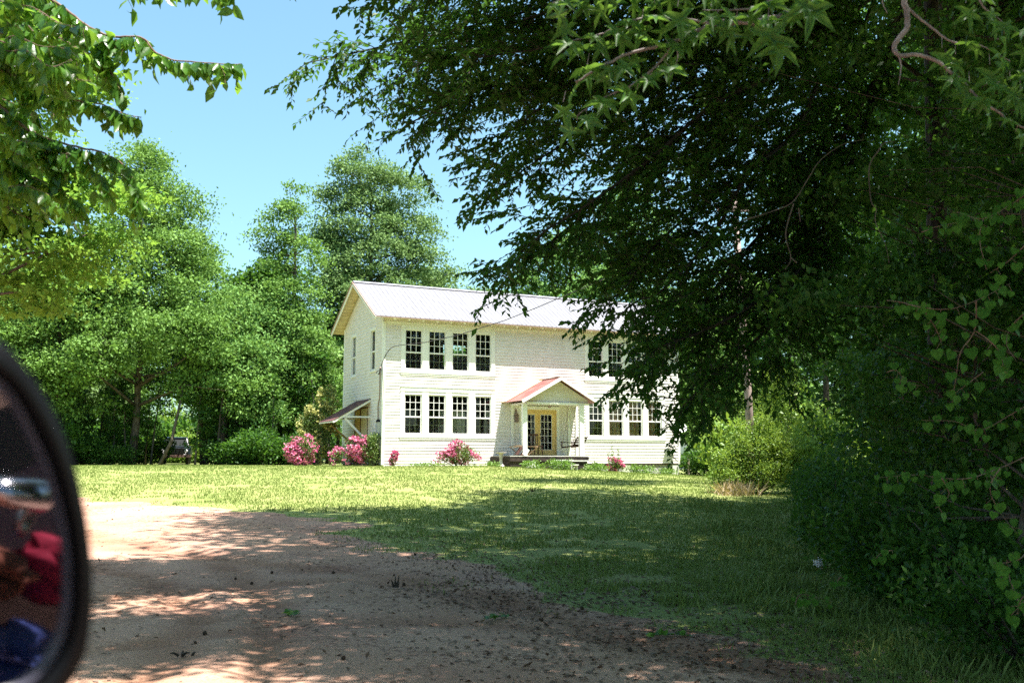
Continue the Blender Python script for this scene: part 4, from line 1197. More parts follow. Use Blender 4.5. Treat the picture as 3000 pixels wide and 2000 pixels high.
# ------------------------------------------------------------------ parked truck
M['truckglass'] = mat('dark_cab_glass', (.006, .009, .009), .6, spec=.1)  # opaque near-black colour stands in for the dark cab behind the glass
def truck():
    r = empty('pickup_truck', gp(528, 66), -.30, 'old dark blue pickup truck parked under the trees at left', 'truck')
    r.rotation_euler = (0, 0, .28)
    b = MB()                                            # sections across the length: (y, half width, z low, z high)
    def shell(b, secs, n=6):
        rings = []
        for y, hw, z0, z1, rd in secs:
            ring = []
            for sx, sz in ((-1, -1), (1, -1), (1, 1), (-1, 1)):
                for k in range(n):
                    a = {(-1, -1): PI, (1, -1): 1.5 * PI, (1, 1): 0, (-1, 1): .5 * PI}[(sx, sz)] + .5 * PI * k / (n - 1)
                    ring.append((sx * (hw - rd) + rd * math.cos(a), y, (z1 - rd if sz > 0 else z0 + rd) + rd * math.sin(a)))
            rings.append(ring)
        k0 = len(b.v); m = len(rings[0])
        for q in rings: b.v += q
        for i in range(len(rings) - 1):
            for j in range(m):
                b.f.append((k0 + i * m + j, k0 + i * m + (j + 1) % m, k0 + (i + 1) * m + (j + 1) % m, k0 + (i + 1) * m + j)); b.m.append(0)
        b.f.append(tuple(k0 + j for j in range(m))); b.m.append(0); b.f.append(tuple(k0 + (len(rings) - 1) * m + j for j in range(m))[::-1]); b.m.append(0)
    shell(b, [(-2.0, .86, .55, 1.02, .12), (-1.9, .95, .5, 1.08, .14), (-1.2, .98, .5, 1.13, .14), (-.75, .98, .5, 1.15, .12), (.75, .98, .5, 1.15, .10), (.8, .98, .5, 1.20, .06), (2.6, .97, .5, 1.20, .06), (2.7, .94, .55, 1.15, .05)])
    b.obj('body', M['truck'], r, False)
    b = MB(); shell(b, [(-1.95, .62, .98, 1.10, .05), (-1.2, .68, 1.08, 1.19, .05), (-.8, .70, 1.1, 1.21, .05)]); b.obj('hood', M['truck'], r)
    b = MB()                                            # cab: roof and pillars
    b.bar((-.80, -.72, 1.15), (-.66, -.30, 1.68), .07, .07).bar((.80, -.72, 1.15), (.66, -.30, 1.68), .07, .07)
    b.bar((-.80, .72, 1.15), (-.66, .62, 1.68), .07, .08).bar((.80, .72, 1.15), (.66, .62, 1.68), .07, .08)
    shell(b, [(-.38, .66, 1.66, 1.72, .03), (-.1, .70, 1.66, 1.78, .05), (.5, .70, 1.66, 1.78, .05), (.68, .66, 1.66, 1.73, .03)])
    b.obj('cab', M['truck'], r)
    b = MB(); b.face([(-.78, -.72, 1.16), (.78, -.72, 1.16), (.65, -.32, 1.66), (-.65, -.32, 1.66)])
    for s in (-1, 1): b.face([(s * .81, -.70, 1.16), (s * .81, .70, 1.16), (s * .67, .60, 1.66), (s * .67, -.28, 1.66)])
    b.face([(-.78, .72, 1.16), (.78, .72, 1.16), (.65, .62, 1.66), (-.65, .62, 1.66)])
    b.obj('windshield', M['truckglass'], r)
    b = MB()
    for i in range(7): b.box(-.56, -2.055, .72 + i * .042, .56, -2.03, .736 + i * .042)
    b.box(-.9, -2.06, .995, .9, -2.02, 1.02).box(-.9, -2.05, .66, .9, -2.01, .685).box(-.02, -2.06, .7, .02, -2.03, .99)
    b.obj('grille', M['chrome_shaded'], r)
    b = MB(); b.box(-.58, -2.03, .69, .58, -1.99, 1.0); b.obj('grille_backing', M['black'], r)
    for s in (-1, 1):
        b = MB(); b.lathe((s * .72, -2.0, .85), [(.125, 0), (.125, .035), (.10, .05), (.09, .045)], 20, (0, -1, 0)); h = b.obj('headlamp', M['chrome'], r)
        b = MB(); b.lathe((s * .72, -2.0, .85), [(.10, .04), (.07, .065), (.001, .075)], 20, (0, -1, 0)); b.obj('lens', M['lamp'], h)
        b = MB(); b.box(s * .66 - .08, -2.1, .59, s * .66 + .08, -2.06, .65); b.obj('turn_signal', M['lamp'], r)
    b = MB(); b.bar((-.95, -2.12, .52), (.95, -2.12, .52), .10, .17); b.bar((-.95, -2.10, .52), (-.99, -1.8, .52), .05, .15).bar((.95, -2.10, .52), (.99, -1.8, .52), .05, .15)
    b.obj('bumper', mat('rusty_bumper', (.10, .045, .03), .6, (.22, .16, .14), 7, metal=.4), r)
    for s in (-1, 1):
        for y in (-1.35, 1.75):
            b = MB(); b.lathe((s * .78, y, .36), [(.20, -.10), (.34, -.11), (.36, -.07), (.36, .07), (.34, .11), (.20, .10)], 22, (1, 0, 0)); w = b.obj('wheel', M['rubber'], r)
            b = MB(); b.lathe((s * .78, y, .36), [(.205, .09 * s), (.16, .05 * s), (.06, .10 * s), (.001, .11 * s)], 16, (1, 0, 0)); b.obj('rim', M['chrome'], w)
truck()

# ------------------------------------------------------------------ utility pole and service cable
pb = gp(2194, 30.0); ptop = at(2152, 560, 30.0)
pole = empty('utility_pole', pb, 0, 'weathered leaning wooden pole rising behind the sunlit shrub', 'pole')
d = ptop - pb
MB().tube([(0, 0, -.3), tuple(d * .3 + Vector((.03, 0, 0))), tuple(d * .65), tuple(d)], [.125, .115, .10, .085], 12).obj('shaft', M['pole'], pole, True)
b = MB(); b.bar(d * .93 + Vector((-.6, -.13, 0)), d * .93 + Vector((.6, -.13, 0)), .09, .11); b.obj('cross_arm', M['pole'], pole)
a = toworld(-.2, -.18, 3.98); e = pb + d * .9
m1 = at(1170, 1011, 43.2)
pts = []
ctrl = [toworld(-.22, -.3, 3.95), toworld(-.05, -.55, 4.28), toworld(.30, -.7, 4.72)]
def bez(p, q, r_, n):
    return [p * (1 - t) ** 2 + q * 2 * t * (1 - t) + r_ * t * t for t in np.linspace(0, 1, n)]
k1 = at(1158, 1013, 43.0); k2 = at(1250, 1002, 42.0); k3 = at(1340, 982, 41); k4 = at(1480, 938, 39.5); k5 = at(1570, 902, 38)
pts = bez(at(1110, 1097, 43.3), at(1128, 1020, 43.2), k1, 8) + [k2, k3, k4, k5, at(1750, 826, 35.5), at(1950, 735, 32.5), e]
sc = MB().tube(pts, .017, 6).obj('service_cable', M['cable']); tag(sc, 'dark twisted power cable sagging from the house corner to the pole', 'cable')
b = MB()
for q in ((1102, 1094), (1108, 1097)): b.tube([at(1117, 1083, 43.2), at(q[0] + 4, q[1] - 8, 43.2), at(q[0], q[1], 43.25)], .018, 5)
b.obj('service_drop', M['cable'], sc)
# ------------------------------------------------------------------ big trees on the right and overhead
def to_px(P):
    P = np.asarray(P, float).reshape(-1, 3) - [0, 0, EYE]
    c, s = math.cos(PITCH), math.sin(PITCH)
    d = P[:, 1] * c + P[:, 2] * s; u = -P[:, 1] * s + P[:, 2] * c
    return 1500 + F_PX * P[:, 0] / d, 1000 - F_PX * u / d, d
SV = np.array([SUN.x / SUN.z, SUN.y / SUN.z, 1.0])
SHADE = [[(690, 1493), (1000, 1486), (1180, 1492), (1400, 1484), (1440, 1442), (1640, 1432), (2250, 1446), (3100, 1450), (3400, 2300), (1400, 2300), (1300, 2180), (1180, 2010), (1000, 1960), (820, 1925), (640, 1935), (500, 1985), (240, 1960), (-300, 1940), (-300, 1660), (240, 1650), (520, 1655), (640, 1600), (560, 1540)],
         [(1540, 1404), (1800, 1400), (2200, 1399), (2200, 1428), (1900, 1425), (1560, 1412)]]
def inpoly(x, y, P):
    r = np.zeros(len(x), bool); n = len(P)
    for i in range(n):
        (x1, y1), (x2, y2) = P[i], P[(i + 1) % n]
        c = (y1 > y) != (y2 > y)
        r ^= c & (x < (x2 - x1) * (y - y1) / (y2 - y1 + 1e-12) + x1)
    return r
def canopy(rng, n, gx, gy, hr, dens_lit=.0):
    """crown clumps whose shadows fall where the photograph's ground lies in shade"""
    x = rng.uniform(gx[0], gx[1], n); y = rng.uniform(gy[0], gy[1], n); h = rng.uniform(hr[0], hr[1], n)
    g = np.stack([x, y, gh(x, y)], -1); px, py, d = to_px(g)
    ok = (inpoly(px, py, SHADE[0]) | inpoly(px, py, SHADE[1])) & (d > .5)
    ok &= ~((x > 2.5) & (rng.random(n) < .18))
    ok |= (y < 5.2) & (rng.random(n) < .75)
    ok |= (px > 3000)
    ok |= rng.random(n) < dens_lit
    C = g + SV * h[:, None]
    # the clearing with the sunlit shrub and the pole stays open, and so do some gaps over the nearest boughs
    ok &= ~(np.hypot((x - 7.2) / 3.9, (y - 29) / 5.5) < 1)
    C = C[ok]
    for qx, qy, qz, qr in ((.15, 3.4, 2.75, .45), (.85, 3.0, 2.85, .5), (.55, 3.3, 2.7, .35), (-2.1, 9.7, 5.3, 1.0), (-1.4, 9.9, 5.3, .9), (1.65, 3.6, 2.9, .32), (1.25, 3.6, 3.0, .3)):
        t = C[:, 2] - qz
        C = C[np.hypot(C[:, 0] - qx - SV[0] * t, C[:, 1] - qy - SV[1] * t) > qr]
    qx, qy, qd = to_px(C)
    vis = (qd > .5) & (qy > -130) & (qx > -250) & (qx < 3250)
    for _ in range(6):                                   # lift what would hang into the view
        C = C + SV * (1.8 * vis)[:, None]
        qx, qy, qd = to_px(C); vis = (qd > .5) & (qy > -130) & (qx > -250) & (qx < 3250)
    return C[~vis]
def canopy_tree(name, base, C, seed, leaf, per, r, m, tr, H, label, cat, shape='leaf', width=.66, limbs=60):
    rng = np.random.default_rng(seed)
    root = empty(name, base, 0, label, cat)
    base = np.array(base); C = C - base
    k = rng.poisson(per, len(C)); ci = np.repeat(np.arange(len(C)), k); mm = len(ci)
    g = rng.normal(size=(mm, 3)) * .5 * r; g[:, 2] *= .5
    P = C[ci] + g
    D = rng.normal(size=(mm, 3)); D[:, 2] -= .3; N = rng.normal(size=(mm, 3)) * .45 + [0, 0, 1]
    leaves('crown', P, D, N, leaf * rng.uniform(.7, 1.3, mm), leaf * width, shape, M[m], root)
    t = MB(); cen = C.mean(0)
    tp = Vector((cen[0] * .25, cen[1] * .25, H))
    t.tube([(0, 0, -.2), (0, 0, .4), (tp.x * .2, tp.y * .2, H * .35), (tp.x * .5, tp.y * .5, H * .65), tuple(tp)], [tr * 1.5, tr * 1.05, tr * .9, tr * .6, tr * .3], 12)
    for i in rng.permutation(len(C))[:limbs]:
        c = Vector(C[i]); z = max(H * .35, min(H * .95, c.z - .45 * Vector((c.x, c.y)).length))
        f = z / H; a = Vector((tp.x * f, tp.y * f, z)); md = a.lerp(c, .5) + Vector((0, 0, .06 * (c - a).length))
        # keep limbs out of the open sky of the view
        q = to_px(np.array([base + np.array(a.lerp(c, s)) for s in (.3, .5, .7, .9)]))
        if ((q[0] < 1900) & (q[0] > 0) & (q[1] > -20)).any(): continue
        t.tube([a, a.lerp(md, .6), md, md.lerp(c, .6), c], [tr * .35, tr * .26, tr * .18, tr * .1, .012], 6)
    t.obj('trunk', M['barkd'], root, True)
    return root
rng = np.random.default_rng(90)
C = canopy(rng, 3000, (-9, 17), (13, 34), (14, 19))
canopy_tree('tall_oak', tuple(gp(2768, 17.0)), C, 91, .27, 46, 1.0, 'far', .19, 19, 'tall dark trunked tree in the shaded woods at right', 'tree')
C = canopy(rng, 3000, (-6, 9), (1.5, 14), (7.5, 11.5), .02)
canopy_tree('sweetgum_tree', (6.2, 3.2, 0), C, 92, .16, 49, .68, 'gum', .20, 11, 'sweetgum whose star leaved boughs hang over the top of the view', 'tree', 'star', 1.0)

# the dark woods on the right: copies of three kinds
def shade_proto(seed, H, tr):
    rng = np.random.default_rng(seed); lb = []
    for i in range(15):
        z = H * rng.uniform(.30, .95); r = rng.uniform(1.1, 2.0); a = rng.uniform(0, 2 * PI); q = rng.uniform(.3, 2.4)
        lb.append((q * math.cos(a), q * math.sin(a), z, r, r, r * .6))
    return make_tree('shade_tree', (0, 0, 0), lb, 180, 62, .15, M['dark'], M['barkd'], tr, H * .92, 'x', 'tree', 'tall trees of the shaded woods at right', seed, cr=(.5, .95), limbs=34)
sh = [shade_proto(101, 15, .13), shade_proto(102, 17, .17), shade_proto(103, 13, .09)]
rs = np.random.default_rng(104)
POS = [(2690, 21), (2700, 25), (2860, 30), (2720, 27), (2820, 20), (2900, 24), (2980, 17), (2600, 38), (2560, 40), (2700, 36), (2850, 32), (3000, 28), (3100, 22), (3200, 15), (3350, 19), (3300, 30), (2330, 50), (2260, 54),
       (3080, 36), (2900, 42), (2750, 46), (2600, 50), (2420, 50), (3250, 42), (2750, 31)]
for i, (px, d) in enumerate(POS):
    k = i % 3; o = sh[k] if i < 3 else copy_tree(sh[k])
    x = (px - 1500) / F_PX * d
    while math.hypot(x - 8.6, (d - 26.5) * .8) < 5.4: x += .2        # keeps the clearing round the pole open to the sun
    o.location = (x, d, float(gh(x, d))); o.rotation_euler = (0, 0, i * 2.4 + .3)
    s = rs.uniform(.9, 1.15); o.scale = (s, s, s)
    o['label'] = 'dark trunked woodland tree in deep shade %s' % ('left of the big dark trunk' if px < 2740 else 'right of the big dark trunk')
for i, (x, y) in enumerate(((-13, -7), (-7, -9), (-1.5, -8), (4.5, -7.5), (10, -6), (13, 1), (-16, -13), (-4, -15), (3, -16), (11, -13), (17, 5), (-19, -6))):  # unseen trees added behind the viewer to cut the sky light
    o = copy_tree(sh[i % 3]); o.location = (x, y, 0); o.rotation_euler = (0, 0, i * 1.1); o.scale = (1.25, 1.25, 1.1)
    o['label'] = 'unseen tree added behind the viewer to dim the drive'; o['group'] = 'unseen trees added behind the viewer'
# understorey filling the shade: thin leaning stems with loose sprays
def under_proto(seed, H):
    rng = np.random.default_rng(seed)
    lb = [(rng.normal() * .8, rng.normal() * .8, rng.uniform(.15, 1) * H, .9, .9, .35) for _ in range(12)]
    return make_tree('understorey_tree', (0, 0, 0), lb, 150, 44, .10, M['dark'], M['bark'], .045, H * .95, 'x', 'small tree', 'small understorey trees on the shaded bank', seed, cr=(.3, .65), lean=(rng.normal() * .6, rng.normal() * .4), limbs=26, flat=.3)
UP_ = 0
un = [under_proto(111, 5.0), under_proto(112, 3.8), under_proto(113, 6.4)]
UP = [(2740, 17), (2880, 13), (2800, 19), (2990, 11), (2680, 22), (3100, 12.5), (2860, 15.5), (2960, 16), (2640, 25), (2900, 24), (2780, 27), (3020, 20), (3060, 9.5), (3080, 14), (2900, 9.0)]
for i, (px, d) in enumerate(UP):
    k = i % 3; o = un[k] if i < 3 else copy_tree(un[k])
    x = (px - 1500) / F_PX * d; o.location = (x, d, float(gh(x, d))); o.rotation_euler = (0, 0, i * 1.9); s = rs.uniform(.8, 1.15); o.scale = (s, s, s)
    o['label'] = 'small shaded understorey tree %s' % ('close to the edge of the lawn' if px < 2500 else 'deep on the dark bank at right')
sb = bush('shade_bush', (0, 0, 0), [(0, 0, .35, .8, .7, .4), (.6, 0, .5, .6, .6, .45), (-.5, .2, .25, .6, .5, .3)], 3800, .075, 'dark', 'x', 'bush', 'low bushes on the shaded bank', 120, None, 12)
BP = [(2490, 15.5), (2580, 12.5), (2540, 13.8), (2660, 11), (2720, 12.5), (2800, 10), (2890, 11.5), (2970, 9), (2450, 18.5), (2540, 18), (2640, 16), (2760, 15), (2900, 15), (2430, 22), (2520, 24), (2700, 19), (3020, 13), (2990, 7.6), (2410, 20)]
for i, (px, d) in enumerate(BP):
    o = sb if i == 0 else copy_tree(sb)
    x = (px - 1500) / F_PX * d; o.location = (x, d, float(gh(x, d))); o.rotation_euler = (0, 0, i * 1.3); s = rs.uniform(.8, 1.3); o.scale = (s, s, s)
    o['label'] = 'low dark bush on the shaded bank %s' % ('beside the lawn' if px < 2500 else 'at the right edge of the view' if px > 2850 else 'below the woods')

# ------------------------------------------------------------------ the elm whose boughs sweep across the view
def polyat(pts, n=24):
    P = [at(*p) for p in pts]; out = []
    for i in range(len(P) - 1):
        p0 = P[max(i - 1, 0)]; p1 = P[i]; p2 = P[i + 1]; p3 = P[min(i + 2, len(P) - 1)]
        for t in np.linspace(0, 1, 7, endpoint=False):
            out.append(.5 * ((2 * p1) + (p2 - p0) * t + (2 * p0 - 5 * p1 + 4 * p2 - p3) * t * t + (3 * p1 - p0 - 3 * p2 + p3) * t ** 3))
    out.append(P[-1]); return out
def elm():
    rng = np.random.default_rng(130)
    base = gp(2745, 13.0)
    root = empty('elm_tree', base, 0, 'elm with long drooping small leaved boughs sweeping in front of the house', 'tree')
    L = [[(2500, 150, 13), (2150, -120, 12), (1800, -40, 11), (1450, 60, 10.4), (1150, 130, 10), (900, 185, 9.6)],
         [(2500, 200, 13), (2150, 0, 12), (1850, 90, 11), (1550, 200, 10.5), (1330, 300, 10), (1200, 360, 9.8)],
         [(2500, 250, 13), (2200, 100, 12), (1950, 240, 11), (1720, 380, 10.5), (1560, 480, 10), (1440, 570, 9.7)],
         [(2500, 300, 13), (2200, 280, 11.5), (2000, 400, 11), (1800, 560, 10.5), (1660, 670, 10), (1540, 770, 9.5)],
         [(2520, 400, 13), (2300, 430, 12), (2100, 560, 11), (1900, 740, 10.5), (1850, 820, 10), (1780, 890, 9.7)],
         [(2520, 500, 13), (2330, 560, 12), (2180, 740, 11), (2050, 900, 10.5), (1950, 1010, 10), (1880, 1090, 9.8)],
         [(2500, 100, 13), (2000, -220, 10), (1600, -170, 9.5), (1300, -60, 9), (1100, -30, 8.8)],
         [(2500, 150, 13), (2200, -60, 10), (1900, 60, 9.6), (1650, 130, 9.3), (1400, 170, 9)],
         [(2520, 350, 13), (2300, 200, 10.5), (2100, 300, 10), (1900, 470, 9.6), (1720, 600, 9.3), (1580, 690, 9.1), (1470, 800, 9)],
         [(2550, 450, 13), (2350, 350, 11), (2200, 500, 10.3), (2080, 700, 10), (1940, 850, 9.7), (1870, 880, 9.4), (1810, 930, 9.2)],
         [(2560, 500, 13), (2400, 520, 11.5), (2300, 700, 11), (2180, 880, 10.6), (2080, 1030, 10.4), (2020, 1120, 10.2)],
         [(2520, 300, 13), (2250, 160, 12.5), (2000, 160, 12.5), (1750, 300, 12), (1560, 400, 11.5), (1400, 480, 11)],
         [(2540, 350, 13), (2350, 300, 13), (2150, 420, 13), (1980, 620, 12.5), (1850, 760, 12)],
         [(2560, 200, 13), (2300, 0, 13.5), (2000, 20, 13), (1700, 100, 12.5), (1450, 210, 12)],
         [(2560, 500, 13), (2450, 600, 12), (2380, 800, 11.5), (2300, 980, 11.2), (2240, 1080, 11)],
         [(2560, 500, 13), (2400, 700, 11), (2250, 860, 10), (2080, 960, 9.6), (1950, 1010, 9.4), (1870, 1050, 9.3)],
         [(2560, 500, 13), (2400, 760, 11), (2280, 930, 10.3), (2150, 1050, 10), (2060, 1130, 9.8), (2000, 1190, 9.7)],
         [(2560, 500, 13), (2300, 160, 11), (2050, 60, 10.2), (1800, 150, 10), (1600, 300, 9.8), (1480, 400, 9.6)],
         [(2560, 500, 13), (2200, 60, 10.5), (1950, -60, 10), (1650, 20, 9.8), (1350, 130, 9.7), (1150, 230, 9.6)],
         [(2560, 400, 13), (2400, 420, 12), (2260, 620, 11.5), (2150, 820, 11.2), (2030, 940, 11)]]
    wood = MB(); P = []; D = []; N = []
    B = Vector(base)
    for i, l in enumerate(L):
        y0 = -420 + 1250 * rng.random() * (.3 + .7 * i / len(L)); l[0] = (2735 + 6 * rng.normal(), y0, 13)
        l.insert(1, (2560 + 30 * rng.normal(), (y0 + l[1][1]) / 2 - 30, 12.6))
    wood.tube([(0, 0, -.2), (0, 0, .3), tuple(at(2755, 900, 13) - B), tuple(at(2748, 500, 13) - B), tuple(at(2735, 200, 13) - B), tuple(at(2720, -300, 13.2) - B)], [.26, .19, .17, .15, .12, .07], 12)
    def twig(p, d, ln, r0, depth):
        nonlocal P, D, N
        n = max(4, int(ln / .06)); pts = [p]; d = d.normalized()
        side = d.cross(Vector((0, 0, 1)));
        if side.length < .05: side = Vector((1, 0, 0))
        side.normalize()
        for i in range(n):
            d = (d + Vector((0, 0, -.038)) + Vector(rng.normal(size=3)) * .11).normalized()
            pts.append(pts[-1] + d * ln / n)
        wood.tube([q - B for q in pts[::2] + ([pts[-1]] if len(pts) % 2 == 0 else [])], [r0 * (1 - .8 * i / max(1, len(pts[::2]))) for i in range(len(pts[::2] + ([pts[-1]] if len(pts) % 2 == 0 else [])))], 3, False)
        s = 1
        k = int(ln / .030)
        for j in range(k):
            f = (j + .5) / k
            if depth == 0 and f < .12: continue
            q = pts[0].lerp(pts[0], 0); ii = f * (len(pts) - 1); i0 = int(ii); q = pts[i0].lerp(pts[min(i0 + 1, len(pts) - 1)], ii - i0)
            dd = (pts[min(i0 + 1, len(pts) - 1)] - pts[i0]).normalized()
            P.append(q - B); D.append(dd * .7 + side * s * .75 + Vector((0, 0, -.42)) + Vector(rng.normal(size=3)) * .22)
            N.append(Vector((0, 0, 1)) + Vector(rng.normal(size=3)) * .45 + side * s * .3); s = -s
        if depth < 1:
            for _ in range(int(ln / .17)):
                i0 = rng.integers(1, len(pts) - 1)
                twig(pts[i0], (pts[i0 + 1] - pts[i0]).normalized() * .8 + side * rng.choice((-1, 1)) * .8 + Vector(rng.normal(size=3)) * .25, ln * rng.uniform(.35, .6), r0 * .6, depth + 1)
    for li, l in enumerate(L):
        pts = polyat(l); n = len(pts)
        wood.tube([p - B for p in pts], [.030 * (1 - i / n) ** 1.1 + .004 for i in range(n)], 7, False)
        tot = 0
        for i in range(n - 1):
            seg = pts[i + 1] - pts[i]; f = i / n
            if f < .16: continue
            dd = seg.normalized()
            cnt = rng.poisson(seg.length * (11 + 4 * (f > .3)))
            for _ in range(cnt):
                q = pts[i].lerp(pts[i + 1], rng.random())
                sd = Vector(rng.normal(size=3)); sd = (sd - dd * sd.dot(dd)).normalized()
                twig(q, dd * .75 + sd * .75 + Vector((0, 0, -.10)), rng.uniform(.3, .95) * (1 - .3 * f), .006, 0)
        twig(pts[-1], (pts[-1] - pts[-2]).normalized() + Vector((0, 0, -.3)), .45, .005, 0)
    mass = [(1330, -60), (1230, 120), (1270, 330), (1440, 430), (1520, 570), (1680, 680), (1790, 810), (1930, 890), (1965, 975), (2020, 1050), (2080, 1110), (2130, 1050), (2180, 700), (2380, 400), (2400, -60)]
    cx = rng.uniform(1200, 2400, 2600); cy = rng.uniform(-60, 1150, 2600); ok = inpoly(cx, cy, mass)
    for x, y in zip(cx[ok], cy[ok]):
        gap = (1280 < x < 1900) and (330 < y < 780) and abs((y - 330) * 1.2 - (x - 1250)) < 420
        if rng.random() < (.24 if gap else .60):
            twig(at(x, y, rng.uniform(9.4, 13)), Vector((-.9, -.2, .02 + .3 * rng.normal())) + Vector(rng.normal(size=3)) * .35, rng.uniform(.35, .8), .005, 0)
    m = len(P)
    Ls = .080 * rng.uniform(.55, 1.3, m)
    leaves('crown', np.array([tuple(q) for q in P]), np.array([tuple(q) for q in D]), np.array([tuple(q) for q in N]), Ls, Ls * .52, 'leaf', M['elm'], root)
    wood.obj('trunk', M['barkd'], root, False)
    print('elm leaves', m)
elm()

# ------------------------------------------------------------------ near boughs
def bough(name, lines, leafdef, bark, label, cat, seed, group=None, extra=None):
    """leafy bough: lines = [(pts, r0)], leafdef(rng, q, tangent, side) -> list of (P, D, N, L)"""
    rng = np.random.default_rng(seed)
    base = at(*lines[0][0][0]); root = empty(name, base, 0, label, cat, group); B = Vector(base)
    w = MB(); rec = []
    for pts, r0, step, *fr in lines:
        q = polyat(pts); n = len(q)
        w.tube([p - B + Vector(rng.normal(size=3)) * r0 * .15 for p in q], [r0 * (1 - .75 * i / n) for i in range(n)], 8 if r0 > .006 else 5)
        s = 1; acc = 0; f0 = fr[0] if fr else 0
        for i in range(n - 1):
            sg = q[i + 1] - q[i]; acc += sg.length
            while acc > step > 0 and i / n >= f0:
                acc -= step; t = rng.random(); p = q[i].lerp(q[i + 1], t)
                for a in leafdef(rng, p, sg.normalized(), s): rec.append(a)
                s = -s
            if step <= 0 or i / n < f0: acc = 0
    for a in (extra or []): rec.append(a)
    for a in rec:
        if len(a) > 4: w.tube([a[4] - B, a[0] - B], .0012, 4, False)
    return root, B, w, rec, rng
def finish(root, B, w, rec, shape, width, material, bark):
    P = np.array([tuple(a[0] - B) for a in rec]); D = np.array([tuple(a[1]) for a in rec]); N = np.array([tuple(a[2]) for a in rec]); L = np.array([a[3] for a in rec])
    leaves('foliage', P, D, N, L, L * width, shape, material, root)
    w.obj('branch', bark, root, True)
def cherry_leaf(rng, p, t, s):
    side = t.cross(Vector((0, 0, 1))).normalized() * s
    D = t * .30 + side * .35 + Vector((0, 0, -.95)) + Vector(rng.normal(size=3)) * .42
    N = Vector((0, -.6, .35)) + side * .9 + Vector(rng.normal(size=3)) * .55
    st = p + side * .012 + Vector((0, 0, -.008))
    out = [(st, D, N, rng.uniform(.07, .118), p)]
    if rng.random() < .13:                                # a short hanging twiglet with leaves down it
        q = p
        for k in range(rng.integers(2, 6)):
            q2 = q + Vector((rng.normal() * .010 + t.x * .008, rng.normal() * .012, -.034))
            D2 = side * (.8 if k % 2 else -.8) + Vector((0, 0, -.9)) + Vector(rng.normal(size=3)) * .35
            out.append((q2, D2, Vector(rng.normal(size=3)) * .8 + Vector((0, -.5, .3)), rng.uniform(.06, .11), q)); q = q2
    return out
def wander(x0, y0, x1, y1, d, n, rng, sag=30):
    P = []
    for i in range(n):
        f = i / (n - 1); P.append((x0 + (x1 - x0) * f + rng.normal() * 10, y0 + (y1 - y0) * f + sag * math.sin(PI * f) * rng.uniform(-.6, 1) + rng.normal() * 6, d + rng.normal() * .1))
    return P
rc = np.random.default_rng(140)
D5 = 5.3
lines = [([(-150, -60, D5), (100, -20, D5), (173, 15, D5), (255, 76, D5), (326, 107, D5), (413, 110, D5), (449, 148, D5), (510, 176, D5), (602, 184, D5), (705, 189, D5)], .010, .0095),
         ([(286, 92, D5), (301, 163, D5), (352, 262, D5), (362, 285, D5)], .005, .013),
         ([(20, -60, D5 + .2), (41, 10, D5 + .2), (66, 56, D5), (138, 138, D5)], .006, .009),
         ([(250, -90, D5 - .2), (360, -40, D5 - .2), (470, -30, D5 - .2), (560, -34, D5 - .2), (690, -22, D5 - .2)], .006, .015, .25)]
sets = [('upper', lines, 'cherry bough with hanging leaves reaching furthest right at top left', 141)]
lines2 = [([(-120, 200, D5), (38, 245, D5), (153, 275, D5), (230, 296, D5), (306, 309, D5), (357, 331, D5), (415, 345, D5)], .008, .009),
          ([(0, 60, D5 + .3), (90, 100, D5 + .3), (180, 160, D5 + .2), (230, 200, D5 + .2)], .005, .013)]
lines3 = [([(-150, 250, D5), (0, 316, D5), (76, 377, D5), (127, 403, D5), (235, 434, D5), (306, 449, D5), (377, 500, D5), (405, 600, D5)], .010, .009),
          ([(100, 385, D5), (130, 430, D5), (160, 470, D5), (175, 540, D5)], .005, .013), ([(-100, 400, D5), (0, 444, D5), (60, 500, D5), (180, 560, D5), (240, 610, D5)], .006, .009),
          ([(235, 434, D5), (260, 480, D5), (300, 520, D5), (330, 590, D5)], .004, .013), ([(-40, 560, D5), (40, 620, D5), (90, 640, D5)], .004, .02)]
for i in range(20):
    x0, y0 = rc.uniform(-180, 60), rc.uniform(-60, 200)
    (lines if i % 2 else lines2).append((wander(x0, y0, x0 + rc.uniform(150, 330), y0 + rc.uniform(0, 110), D5 + rc.uniform(-.6, .9), 5, rc), .004, .012))
for i in range(12):
    x0, y0 = rc.uniform(-180, 60), rc.uniform(180, 560)
    lines3.append((wander(x0, y0, x0 + rc.uniform(150, 300), y0 + rc.uniform(20, 110), D5 + rc.uniform(-.5, .9), 5, rc), .004, .013))
for ln, lab, sd in ((lines, 'top cherry bough, its tip of hanging leaves reaching furthest into the sky', 141), (lines2, 'middle cherry bough at upper left with drooping row of leaves', 142), (lines3, 'lowest cherry bough hanging in front of the far left trees', 143)):
    r_, B_, w_, rec_, g_ = bough('cherry_bough', ln, cherry_leaf, 'twig', lab, 'bough', sd, 'cherry boughs hanging at upper left')
    finish(r_, B_, w_, rec_, 'oval', .52, M['cherry'], M['twig'])
# finer leaved tree behind them
b0 = gp(-260, 17)
lb = lobes_from_px([(60, 300, 190, 110, 0), (250, 230, 90, 50, -.5), (60, 560, 190, 130, 0), (230, 560, 130, 80, 0), (380, 590, 90, 45, -.4), (100, 760, 190, 110, .3), (270, 730, 110, 80, 0), (30, 880, 120, 60, 0), (-100, 500, 200, 300, 0), (330, 690, 70, 45, 0), (300, 190, 60, 28, -.6), (60, 150, 120, 60, 0)], 17, b0)
make_tree('yellow_green_tree', b0, lb, 300, 82, .105, M['yel'], M['bark'], .16, 8.5, 'finely leaved yellow green tree at left behind the cherry boughs', 'tree', None, 150, cr=(.3, .75), limbs=40, flat=.2)

